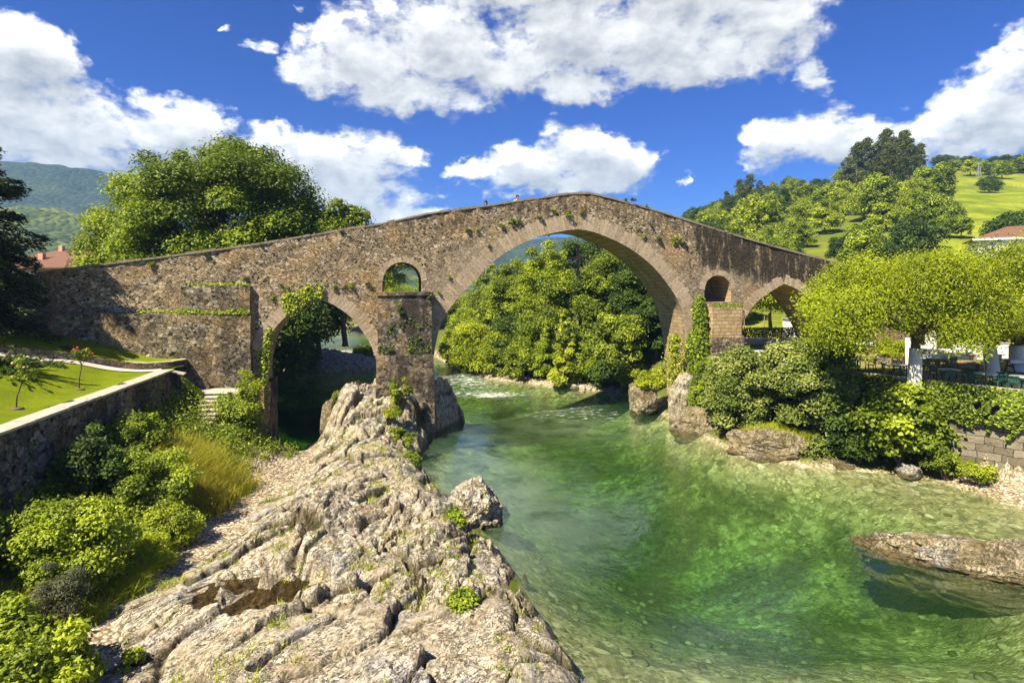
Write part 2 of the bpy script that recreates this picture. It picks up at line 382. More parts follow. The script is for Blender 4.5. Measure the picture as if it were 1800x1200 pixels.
def rock_mat(name='limestone', pal=None, moss=.6):
    m, t = mat(name); c = t.a('ShaderNodeNewGeometry').outputs['Position']
    nrm = t.xyz(t.a('ShaderNodeNewGeometry').outputs['True Normal'])[2]
    z = t.xyz(c)[2]
    n1 = t.noise(c, .9, 5, .62); n2 = t.noise(c, 5, 6, .66); n3 = t.noise(c, 26, 5, .7)
    pal = pal or [(.24, (.13, .10, .065)), (.36, (.33, .265, .175)), (.48, (.56, .485, .36)), (.62, (.74, .675, .55)), (.76, (.47, .445, .41))]
    col = t.ramp(t.m('ADD', t.m('MULTIPLY', n1, .55), t.m('MULTIPLY', n2, .45)), pal)
    col = t.mix(.7, col, t.ramp(n3, [(.3, (.5, .48, .46)), (.5, (.95, .95, .95)), (.72, (1.25, 1.24, 1.2))]), 'MULTIPLY')
    vv = t.vm('MULTIPLY', t.vm('ADD', c, t.vm('MULTIPLY', t.noise(c, 1.7, 5, .65, out='Color'), (1.3, 1.3, 1.3))), (1.0, .45, 1.3))
    e = t.vor(vv, 1.5, 'DISTANCE_TO_EDGE').outputs['Distance']; e2 = t.vor(t.vm('MULTIPLY', vv, (1, 2.2, 1)), 5.0, 'DISTANCE_TO_EDGE').outputs['Distance']
    ck = t.m('MULTIPLY', t.m('SUBTRACT', 1.0, t.sst(e, .0, .035)), t.sst(t.noise(c, 1.4, 4), .52, .62))
    ck2 = t.m('MULTIPLY', t.m('SUBTRACT', 1.0, t.sst(e2, .0, .06)), t.sst(t.noise(c, 2.0, 4), .55, .64))
    crk = t.m('MAXIMUM', ck, t.m('MULTIPLY', ck2, .7))
    col = t.mix(t.m('MULTIPLY', crk, .85), col, (.07, .05, .03))
    col = t.mix(t.m('MULTIPLY', t.sst(t.noise(c, 1.9, 5, .68), .57, .70), .75), col, (.30, .20, .085))
    ms = t.m('MULTIPLY', t.sst(t.noise(c, 2.6, 6, .72), .55, .66), moss)
    col = t.mix(ms, col, t.mix(n2, (.10, .085, .015), (.22, .19, .03)))
    # bedding lines along the strike and dark weathering pits
    wp = t.vm('ADD', c, t.vm('MULTIPLY', t.noise(c, 1.2, 4, .6, out='Color'), (.8, .8, .8))); wx, wy, wz = t.xyz(wp)
    ac = t.m('ADD', t.m('MULTIPLY', wx, -.80), t.m('MULTIPLY', wy, .60)); al = t.m('ADD', t.m('MULTIPLY', wx, .60), t.m('MULTIPLY', wy, .80))
    bed = t.noise(t.comb(t.m('MULTIPLY', ac, 5.5), t.m('MULTIPLY', al, 1.0), t.m('MULTIPLY', wz, 4.0)), 1.6, 6, .68)
    bl = t.m('SUBTRACT', 1.0, t.sst(t.m('ABSOLUTE', t.m('SUBTRACT', bed, .5)), .0, .030)); bl = t.m('MULTIPLY', bl, t.sst(n1, .36, .5))
    pit = t.m('MULTIPLY', t.sst(t.noise(c, 11, 6, .75), .56, .66), t.sst(t.noise(c, .8, 4, .6), .40, .60))
    grey = t.sst(t.noise(c, .55, 5, .65), .52, .64)
    col = t.mix(t.m('MULTIPLY', grey, .75), col, t.mix(n2, (.20, .195, .19), (.60, .585, .56)))
    col = t.mix(t.m('MULTIPLY', bl, .88), col, (.05, .055, .035)); col = t.mix(t.m('MULTIPLY', pit, .72), col, (.10, .075, .05))
    at_ = attr(t, 'crack')
    col = t.mix(t.m('MULTIPLY', at_, .92), col, t.mix(n1, (.055, .045, .025), (.10, .085, .02)))
    wet = t.m('SUBTRACT', 1.0, t.sst(t.m('ADD', z, t.m('MULTIPLY', t.m('SUBTRACT', n1, .5), .5)), .05, .42))   # tide line of algae and damp
    col = t.mix(t.m('MULTIPLY', wet, .85), col, t.mix(n2, (.045, .038, .02), (.15, .115, .045)))
    h = t.m('ADD', t.m('MULTIPLY', n2, 1.0), t.m('MULTIPLY', n3, .38)); h = t.m('SUBTRACT', h, t.m('MULTIPLY', crk, .5)); h = t.m('SUBTRACT', h, t.m('MULTIPLY', bl, .35)); h = t.m('SUBTRACT', h, t.m('MULTIPLY', pit, .5))
    fin(t, bsdf(t, col, t.mix(wet, (.9, .9, .9), (.45, .45, .45)), bump(t, h, 1, .11), .2)); return m
M_ROCK = rock_mat()
M_ROCKG = rock_mat('mossy_limestone', [(.24, (.09, .07, .04)), (.38, (.20, .16, .09)), (.52, (.36, .30, .19)), (.64, (.52, .46, .34)), (.78, (.30, .28, .24))], .95)
def leaf_mat(name, c0, c1, c2, tr=.35, dead=None):
    m, t = mat(name); r = attr(t, 'rnd'); ob = t.a('ShaderNodeObjectInfo').outputs['Random']
    col = t.ramp(r, [(0, c0), (.55, c1), (1, c2)])
    col = t.mix(1.0, col, t.mix(ob, (.82, .86, .8), (1.15, 1.1, 1.1)), 'MULTIPLY')
    d = bsdf(t, col, .5, None, .28)
    tl = t.a('ShaderNodeBsdfTranslucent', {0: t.mix(1.0, col, (1.5, 1.35, .7), 'MULTIPLY')})
    fin(t, t.a('ShaderNodeMixShader', {0: tr, 1: d, 2: tl})); return m
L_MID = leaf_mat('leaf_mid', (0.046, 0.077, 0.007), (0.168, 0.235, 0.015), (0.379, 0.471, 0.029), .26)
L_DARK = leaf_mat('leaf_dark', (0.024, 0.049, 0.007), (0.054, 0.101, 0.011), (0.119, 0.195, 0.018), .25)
L_YEL = leaf_mat('leaf_yellow_green', (0.105, 0.143, 0.007), (0.327, 0.391, 0.016), (0.595, 0.674, 0.037), .34)
L_BRI = leaf_mat('leaf_bright', (0.071, 0.109, 0.007), (0.243, 0.316, 0.016), (0.497, 0.576, 0.034), .28)
L_PALE = leaf_mat('leaf_pale', (0.081, 0.130, 0.022), (0.203, 0.260, 0.050), (0.459, 0.481, 0.156), .3)
L_CON = leaf_mat('needle_dark', (.012, .020, .008), (.030, .045, .012), (.075, .095, .022), .2)
L_GREY = leaf_mat('leaf_grey', (0.060, 0.072, 0.033), (0.108, 0.126, 0.061), (0.180, 0.192, 0.110), .25)
L_EUC = leaf_mat('leaf_eucalyptus', (0.043, 0.063, 0.017), (0.088, 0.115, 0.026), (0.167, 0.185, 0.048), .25)
L_GRASS = leaf_mat('grass_blade', (.12, .15, .010), (.28, .30, .02), (.50, .44, .07), .4)
M_RED = simple('rose_red', (.55, .012, .015), .5); M_PINK = simple('rose_faded', (.6, .35, .25), .6)
M_BARK = simple('bark', (.13, .095, .06), .9, .45, 5, .03)
M_WHITEW = simple('whitewash', (.74, .72, .66), .85, .2, 5, .02)
M_PLAS = simple('green_plastic', (.02, .085, .07), .3, .15, 3, 0, .5)
M_TTOP = simple('pale_table_top', (.62, .66, .70), .3, .1, 3, 0, .5)
M_CLOTH = simple('white_paper_cloth', (.8, .8, .78), .7, .08, 4, .01)
M_WOOD = simple('weathered_wood', (.26, .19, .11), .8, .35, 5, .01)
M_IRON = simple('dark_iron', (.035, .03, .032), .45, .3, 6, 0, .5)
M_RUST = simple('dark_bronze', (.10, .055, .05), .5, .4, 12, .005, .5)
M_GOLD = simple('gilt_red', (.38, .10, .05), .45, .4, 20, .004, .5)
M_GALV = simple('galvanised_steel', (.40, .42, .44), .5, .15, 4, 0, .4, .4)
M_CREAM = simple('cream_render', (.66, .60, .50), .9, .1, 2, .004)
M_WHITE = simple('white_render', (.78, .77, .74), .9, .08, 2, .004)
M_REDW = simple('red_facade', (.27, .075, .065), .85, .2, 2)
M_PINKW = simple('pink_facade', (.55, .30, .22), .85, .2, 2)
M_GLASS = simple('window_glass', (.03, .035, .045), .12, .2, 2, 0, .6)
M_SHUT = simple('pale_shutter', (.62, .58, .50), .7, .1, 4)
M_DOOR = simple('brown_door', (.22, .11, .05), .6, .2, 4)
M_COPE = simple('coping_stone', (.40, .36, .29), .9, .55, 4, .02)
M_COPB = simple('bridge_coping', (.22, .18, .13), .92, .55, 3.5, .04)
M_CONC = simple('pale_concrete', (.50, .47, .40), .9, .15, 3, .01)
M_SKIN = simple('skin', (.50, .29, .20), .55, .08); M_HAIR = simple('dark_hair', (.018, .012, .010), .5, .3, 20)
M_YSH = simple('yellow_shirt', (.75, .55, .02), .8, .08, 8, .004); M_PSH = simple('pale_shirt', (.72, .62, .56), .8, .08, 8, .004)
M_JEAN = simple('blue_jeans', (.05, .07, .14), .85, .2, 8)
def roof_mat():
    m, t = mat('roof_tile'); c = objco(t); x, y, z = t.xyz(c)
    w = t.m('SINE', t.m('MULTIPLY', x, 2*PI/.28)); n = t.noise(c, 3, 5, .6)
    col = t.mix(n, (.12, .06, .04), (.23, .125, .08))
    fin(t, bsdf(t, col, .9, bump(t, w, .8, .04))); return m
M_ROOF = roof_mat()
def lawn_mat(name, a, b, dirt=None, dm=.0):
    m, t = mat(name); c = t.a('ShaderNodeNewGeometry').outputs['Position']
    n = t.noise(c, .7, 4, .6); f = t.noise(c, 16, 5, .75)
    col = t.mix(t.sst(n, .3, .7), a, b); col = t.mix(.6, col, t.ramp(f, [(.3, (.5, .52, .4)), (.55, (1, 1, 1)), (.75, (1.3, 1.25, 1.1))]), 'MULTIPLY')
    if dirt: col = t.mix(t.m('MULTIPLY', t.sst(t.noise(c, .33, 4, .65), .47, .6), dm), col, dirt)
    fin(t, bsdf(t, col, .85, bump(t, t.noise(c, 28, 4, .8), 1, .10), .1)); return m
M_LAWN = lawn_mat('lawn_grass', (.17, .245, .006), (.27, .33, .010))
M_TLAWN = lawn_mat('terrace_grass', (.15, .20, .010), (.26, .29, .018), (.40, .31, .16), .8)
def ground_mat():
    m, t = mat('river_ground'); c = t.a('ShaderNodeNewGeometry').outputs['Position']; z = t.xyz(c)[2]
    gr = attr(t, 'grass'); fld = attr(t, 'field'); bed = attr(t, 'bed')
    n = t.noise(c, .5, 5, .6); f = t.noise(c, 14, 5, .7)
    v = t.vor(t.vm('ADD', c, t.vm('MULTIPLY', t.noise(c, 5, 2, out='Color'), (.05, .05, .05))), 8.5, 'F1'); pc = t.xyz(v.outputs['Color'])
    v2 = t.vor(c, 2.7, 'F1'); pc2 = t.xyz(v2.outputs['Color'])
    peb = t.ramp(pc[0], [(0, (.24, .19, .13)), (.4, (.40, .34, .25)), (.8, (.55, .49, .39)), (1, (.66, .62, .55))])
    peb = t.mix(.6, peb, t.ramp(t.noise(c, 1.6, 5, .7), [(.3, (.6, .55, .5)), (.7, (1.15, 1.1, 1.0))]), 'MULTIPLY')
    peb = t.mix(t.sst(v.outputs['Distance'], .45, .7), peb, (.16, .12, .07))
    bcol = t.mix(t.sst(t.noise(c, .9, 4, .65), .35, .65), t.ramp(pc[0], [(0, (.12, .11, .045)), (.5, (.25, .235, .11)), (.85, (.38, .355, .19)), (1, (.55, .52, .34))]), t.ramp(pc2[0], [(0, (.10, .09, .04)), (.4, (.23, .21, .10)), (.8, (.36, .33, .18)), (1, (.56, .53, .36))]))
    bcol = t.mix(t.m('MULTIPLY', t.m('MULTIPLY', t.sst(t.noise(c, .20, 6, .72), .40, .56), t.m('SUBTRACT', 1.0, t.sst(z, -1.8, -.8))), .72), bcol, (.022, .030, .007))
    bcol = t.mix(t.m('MULTIPLY', t.sst(v2.outputs['Distance'], .55, .9), .5), bcol, (.07, .06, .025))
    bcol = t.mix(.55, bcol, t.ramp(t.noise(c, 2.4, 7, .72), [(.32, (.35, .36, .3)), (.5, (.9, .9, .85)), (.7, (1.5, 1.45, 1.3))]), 'MULTIPLY')
    soil = t.mix(f, (.055, .07, .012), (.16, .15, .05))
    grs = t.mix(n, (.055, .085, .010), (.13, .17, .016)); grs = t.mix(.6, grs, t.ramp(f, [(.3, (.55, .55, .5)), (.7, (1.25, 1.25, 1.1))]), 'MULTIPLY')
    fcol = t.mix(t.sst(t.noise(c, .07, 7, .7), .38, .62), (.10, .15, .010), (.25, .28, .022)); fcol = t.mix(t.m('MULTIPLY', t.sst(t.noise(c, .6, 4, .7), .5, .65), .5), fcol, (.09, .12, .012))
    grs = t.mix(fld, grs, fcol)
    col = t.mix(gr, peb, t.mix(t.sst(n, .35, .6), soil, grs))
    col = t.mix(t.m('MULTIPLY', gr, fld), col, fcol)
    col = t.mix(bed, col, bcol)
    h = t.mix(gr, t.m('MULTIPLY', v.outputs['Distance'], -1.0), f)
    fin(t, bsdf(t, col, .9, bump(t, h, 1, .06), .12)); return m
M_GROUND = ground_mat()
def forest_mat(name, a, b, sc, hi):
    m, t = mat(name); c = t.a('ShaderNodeNewGeometry').outputs['Position']
    v = t.vor(c, sc, 'F1'); r = t.xyz(v.outputs['Color'])[0]; n = t.noise(c, sc*.12, 5, .65)
    col = t.mix(r, a, b); col = t.mix(t.m('MULTIPLY', t.sst(n, .5, .62), .7), col, hi)
    h = t.m('MULTIPLY', v.outputs['Distance'], -1.0)
    fin(t, bsdf(t, col, .95, bump(t, h, 1, .5/sc), .05)); return m
M_MOUNT = forest_mat('forested_mountain', (.012, .022, .014), (.034, .05, .024), .11, (.05, .068, .028))  # cloud shadow put into the colours: darker than the nearer hill
M_MHILL = forest_mat('forested_hill', (.03, .05, .022), (.075, .10, .038), .16, (.13, .165, .045))
def water_mat():
    m, t = mat('river_water'); c = t.a('ShaderNodeNewGeometry').outputs['Position']; x, y, z = t.xyz(c)
    w = t.vm('ADD', c, t.vm('MULTIPLY', t.vm('SUBTRACT', t.noise(c, .35, 3, out='Color'), (.5, .5, .5)), (2.2, 2.2, 0)))
    fl = t.vm('MULTIPLY', w, (1.0, .62, 1))
    n1 = t.noise(fl, .9, 4, .55, .6); n2 = t.noise(fl, 4.2, 4, .6, .5); n3 = t.noise(c, 15, 3, .6)
    calm = t.sst(t.noise(c, .16, 3), .35, .62)
    h = t.m('ADD', t.m('MULTIPLY', n1, .9), t.m('MULTIPLY', n2, t.mr(calm, 0, 1, .12, .42)))
    h = t.m('ADD', h, t.m('MULTIPLY', n3, t.mr(calm, 0, 1, .02, .085)))
    # rapids: white water where the river drops over the sill beside the pier and further upstream
    def spot(cx, cy, rx, ry, rot=0):
        v = t.vm('SUBTRACT', c, (cx, cy, 0)); vx, vy, _ = t.xyz(v); cr, sr = math.cos(rot), math.sin(rot)
        u = t.m('ADD', t.m('MULTIPLY', vx, cr/rx), t.m('MULTIPLY', vy, sr/rx)); q = t.m('ADD', t.m('MULTIPLY', vx, -sr/ry), t.m('MULTIPLY', vy, cr/ry))
        return t.m('SUBTRACT', 1.0, t.m('SQRT', t.m('ADD', t.m('MULTIPLY', u, u), t.m('MULTIPLY', q, q))), clamp=True)
    sp = t.m('MAXIMUM', spot(-2.0, 51.5, 5.5, 2.6, -.35), spot(-22, 84, 9, 14, .5))
    sp = t.m('MAXIMUM', sp, t.m('MULTIPLY', spot(-4.5, 60, 4, 10, .2), .8))
    sp = t.m('MAXIMUM', sp, t.m('MULTIPLY', spot(3, 46.0, 8.5, 5.0, -.5), .42))
    fn = t.noise(t.vm('MULTIPLY', w, (.55, 1.9, 1)), 2.2, 7, .74)
    pale_mix = t.m('MULTIPLY', t.m('MAXIMUM', spot(-1.0, 29, 5.5, 12, .12), t.m('MULTIPLY', spot(4.5, 40, 7, 6, -.4), .8)), t.sst(t.noise(w, .5, 5, .65), .3, .62))  # paler green patches in mid-river and by the main arch
    foam = t.sst(t.m('ADD', t.m('MULTIPLY', sp, .36), t.m('MULTIPLY', t.m('SUBTRACT', fn, .5), 2.6)), .20, .56)
    foam = t.m('MULTIPLY', foam, t.sst(sp, 0.02, .18))
    h = t.m('ADD', h, t.m('MULTIPLY', sp, t.m('MULTIPLY', fn, 1.6)))
    nm = bump(t, h, 1.0, .046)
    gl = t.a('ShaderNodeBsdfGlossy', {'Color': (1, 1, 1, 1), 'Roughness': .03, 'Normal': nm})
    tr = t.a('ShaderNodeBsdfTransparent', {0: (.96, .99, .96, 1)})
    df = t.a('ShaderNodeBsdfDiffuse', {0: (.055, .16, .055, 1), 'Normal': nm})
    body = t.a('ShaderNodeMixShader', {0: t.m('ADD', t.m('MULTIPLY', t.m('SUBTRACT', 1.0, t.m('MINIMUM', t.m('MULTIPLY', spot(-15, 46, 13, 18), 2.5), .92)), .12), t.m('MULTIPLY', sp, .5)), 1: tr, 2: df})  # green diffuse cut behind the left arch, standing in for shade on the water
    dm = t.a('ShaderNodeBsdfDiffuse', {0: (.26, .36, .22, 1), 'Normal': nm}); body = t.a('ShaderNodeMixShader', {0: t.m('MULTIPLY', pale_mix, .36), 1: body, 2: dm})
    fr = t.a('ShaderNodeFresnel', {'IOR': 1.45, 'Normal': nm})
    bk = t.a('ShaderNodeNewGeometry').outputs['Backfacing']
    ff = t.m('MULTIPLY', fr.outputs[0], t.m('SUBTRACT', 1.0, bk))     # from below the unrefracted ray would be totally reflected
    s1 = t.a('ShaderNodeMixShader', {0: ff, 1: body, 2: gl})
    fo = t.a('ShaderNodeBsdfDiffuse', {0: (.80, .84, .82, 1)})
    s2 = t.a('ShaderNodeMixShader', {0: foam, 1: s1, 2: fo})
    va = t.a('ShaderNodeVolumeAbsorption', {'Color': (.47, .77, .42, 1), 'Density': .235})
    fin(t, s2, vol=va); return m
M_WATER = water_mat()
def puddle_mat():
    m, t = mat('puddle_water'); c = t.a('ShaderNodeNewGeometry').outputs['Position']
    gl = t.a('ShaderNodeBsdfGlossy', {'Roughness': .02, 'Normal': bump(t, t.noise(c, 5, 2), .3, .01)})
    tr = t.a('ShaderNodeBsdfTransparent', {0: (.40, .35, .25, 1)})
    fin(t, t.a('ShaderNodeMixShader', {0: t.m('MULTIPLY', t.a('ShaderNodeFresnel', {'IOR': 1.33}).outputs[0], t.m('SUBTRACT', 1.0, t.a('ShaderNodeNewGeometry').outputs['Backfacing'])), 1: tr, 2: gl})); return m
M_PUD = puddle_mat()

# ------------------------------------------------------------------ terrain
WPOLY = np.array([(36,-30),(34,0),(30,14),(24.6,24),(22.6,25.6),(21.6,28.9),(20.0,30.0),(16,31.2),(13.2,33),(12.4,38),(11.8,42),(11,46),(11,52),(5.5,55),(-2.4,60),(-7,68),(-12,82),(-22,105),(-40,130),(-70,160),(-90,185),
  (-112,180),(-80,140),(-52,112),(-32,92),(-24,80),(-17,77),(-15,70),(-17,66),(-27,64.5),(-30,58),(-24,50),(-19,42),(-17.5,36.5),(-15.8,34.4),(-12.5,33.9),(-12.2,36),(-12.5,38),(-11,42),(-8,45),(-5,44),(-4,41.5),(-5.8,38),(-5.7,34.5),(-4.7,28.6),(-3.2,27),(-1.5,24),(0,19.6),(.85,16.7),(1.6,14.4),(2.6,11.5),(4,5),(5,-30)], float)
def sdist(x, y, poly=WPOLY, closed=True):
    """signed distance, positive outside the polygon (land)"""
    d = np.full(x.shape, 1e9); ins = np.zeros(x.shape, bool); n = len(poly)
    for i in range(n if closed else n-1):
        ax, ay = poly[i]; bx, by = poly[(i+1) % n]; ex, ey = bx-ax, by-ay
        t = np.clip(((x-ax)*ex+(y-ay)*ey)/(ex*ex+ey*ey), 0, 1)
        d = np.minimum(d, (x-ax-t*ex)**2+(y-ay-t*ey)**2)
        c = ((ay > y) != (by > y)); xi = ax+(y-ay)*ex/(ey if abs(ey) > 1e-9 else 1e-9)
        ins ^= c & (x < xi)
    d = np.sqrt(d); return np.where(ins, -d, d)
TA = np.array((14.3, 40.9)); TE = np.array((.626, -.780)); TN = np.array((.780, .626))   # line of the terrace wall, its direction, inward normal
TZ = 4.6
def hill(x, y):
    a = x/np.maximum(y, 20.)
    fac = np.interp(a, [.05, .12, .27, .40, .70, 1.2, 3], [0, .04, .42, .70, 1.0, 1.05, 1.05])
    r = np.clip(y-72, 0, 1e9); rise = np.where(r < 250, .285*r, .285*250-.10*(r-250))
    rise = np.where(r < 40, rise*sstep(r, -20, 40), rise)
    return fac*np.maximum(rise, 0)*(1+.10*fbm2(x/70, y/70, 31, 3))+fac*2.2*fbm2(x/18, y/18, 33, 3)*sstep(y, 75, 110)
def G(x, y):
    x = np.asarray(x, float); y = np.asarray(y, float)
    d = sdist(x, y)
    deep = 2.7+2.2*np.exp(-((x-8)/5.5)**2-((y-27)/6.)**2)+1.2*np.exp(-((x-4)/6)**2-((y-37)/6.)**2)-2.0*sstep(-y, -21, -14)
    deep = deep+2.6*sstep(-x, 8, 11)*sstep(y, 34, 38)*(1-sstep(y, 60, 64))  # bed sunk behind the left arch so its water looks shaded
    deep = np.maximum(deep-2.2*sstep(x, 14, 19), .5)
    bed = -deep*(1-np.exp(np.minimum(d, 0)/3.2))-.05+.16*fbm2(x/1.1, y/1.1, 3, 3)
    left = .10+np.minimum(d*.12, .3)+.50*np.clip(-12.9-x, 0, 6.2)+.03*np.clip(20-y, 0, 10)
    q = (x-TA[0])*TN[0]+(y-TA[1])*TN[1]
    right = np.minimum(d*np.where(x > 18, .2, .5), 1.1); right = np.where(q > -.1, np.where(q > .25, TZ-.3, 1.2), right)
    right = np.where((y > 43) & (x < 19), np.minimum(d*.55, TZ-.3), right)
    far = np.minimum(d*.32, 4.3)+hill(x, y)
    leftfar = np.minimum(d*.25, 5.5)
    wl = sstep(-x, 4, 10)*(1-sstep(y, 36, 42))
    wfar = sstep(y, 50, 62)
    land = np.where(x < 2, np.where(y < 39, left, leftfar), right)
    land = land*(1-wfar)+np.where(x < -14-np.maximum(y-60, 0)*.45, leftfar, far)*wfar
    land = land+fbm2(x/1.5, y/1.5, 9, 4)*.18*np.clip(d*.5, 0, 1)*np.where(q > 0, .3, 1)
    return np.where(d < 0, np.minimum(bed, -.02), np.maximum(land, .03))
def gaxis(lo, hi, step, ext, g=1.16):
    mid = list(np.arange(lo, hi+1e-6, step)); a = []; s = step; p = lo
    while p > -ext: s *= g; p -= s; a.append(p)
    b = []; s = step; p = hi
    while p < ext: s *= g; p += s; b.append(p)
    return np.array(a[::-1]+mid+b)
def build_ground():
    xs = gaxis(-22, 32, .28, 2600); ys = gaxis(8, 62, .3, 2600, 1.075)
    ys = ys[ys > -120]
    X, Y = np.meshgrid(xs, ys); Z = G(X, Y); d = sdist(X, Y)
    far = np.hypot(X, Y) > 420
    Z = np.where(far & (X < 0), 5.5, Z)
    ny, nx = X.shape
    V = np.stack([X, Y, Z], -1).reshape(-1, 3)
    i = np.arange(ny*nx).reshape(ny, nx); F = np.stack([i[:-1, :-1], i[:-1, 1:], i[1:, 1:], i[1:, :-1]], -1).reshape(-1, 4)
    bed = sstep(-Z, -.10, .02)*(d < .4)
    beach = (X < -4)*(Y < 36)*sstep(X, -14.2, -13.2)+sstep(-d, -1.6, -.4)*(Y > 45)+sstep(-d, -.5, -.2)*(X > 8)*(Y < 45)+((X < -13)&(X > -32)&(Y > 62)&(Y < 80))*sstep(-d, -9, -6)
    beach = beach+(X > 21.4)*(Y < 29)*((X-TA[0])*TN[0]+(Y-TA[1])*TN[1] < 0)
    grass = 1-np.clip(beach, 0, 1)
    a = X/np.maximum(Y, 20); nf = fbm2(X/40, Y/40, 40, 3)
    field = sstep(Y, 62, 68)*np.clip(sstep(a+nf*.15, .60, .72)*sstep(Y, 80, 100)*(1-.75*sstep(Y, 225, 260))+(Y < 80)*(X > 18)+.3*sstep(X, 18, 30), 0, 1)
    o = mk('ground', V, F, M_GROUND, None, {'grass': ('POINT', grass.ravel()), 'field': ('POINT', field.ravel()), 'bed': ('POINT', bed.ravel())}, True)
    tag(o, kind='structure')
build_ground()
def build_water():
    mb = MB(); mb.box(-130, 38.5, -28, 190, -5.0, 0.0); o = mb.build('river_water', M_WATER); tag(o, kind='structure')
build_water()
def ridge(name, m, Y, pts, base, depth, seed, amp, step):
    px = np.array([p[0] for p in pts], float); py = np.array([p[1] for p in pts], float)
    a = np.arange((px[0]-900)/1000*Y, (px[-1]-900)/1000*Y, step); t = np.linspace(0, 1, int(depth*1.6/step))
    X, T = np.meshgrid(a, t); top = CAMZ+(500-np.interp(X/Y*1000+900, px, py))/1000*Y
    prof = np.where(T < .62, sstep(T, -.25, .62)*1.0-.0, 1-.5*(T-.62)/.38); prof = (prof-prof.min())/(1-prof.min())
    Yy = Y-depth+T*depth*1.6+amp*3*fbm2(X/(depth*.25), T*4, seed, 3)
    Z = base+(top-base)*np.clip(prof*(1+.10*fbm2(X/(depth*.22), T*5, seed+3, 4)*(1-T)*2), 0, 1.2)+amp*fbm2(X/(step*3), T*40, seed+9, 3)
    ny, nx = X.shape; i = np.arange(ny*nx).reshape(ny, nx)
    F = np.stack([i[:-1, :-1], i[:-1, 1:], i[1:, 1:], i[1:, :-1]], -1).reshape(-1, 4)
    tag(mk(name, np.stack([X, Yy, Z], -1), F, m, None, None, True), kind='structure')
ridge('mountain', M_MOUNT, 1500, [(-500,330),(-250,280),(-60,285),(40,291),(120,294),(190,300),(250,330),(400,372),(560,392),(700,405),(820,418),(900,425),(980,418),(1040,420),(1150,430),(1300,440),(1700,450)], 2, 600, 50, 16, 13)
ridge('hill', M_MHILL, 620, [(-500,400),(-200,385),(0,380),(70,366),(130,376),(176,392),(260,420),(380,445),(600,462),(820,488),(900,494)], 2, 240, 60, 6, 6)

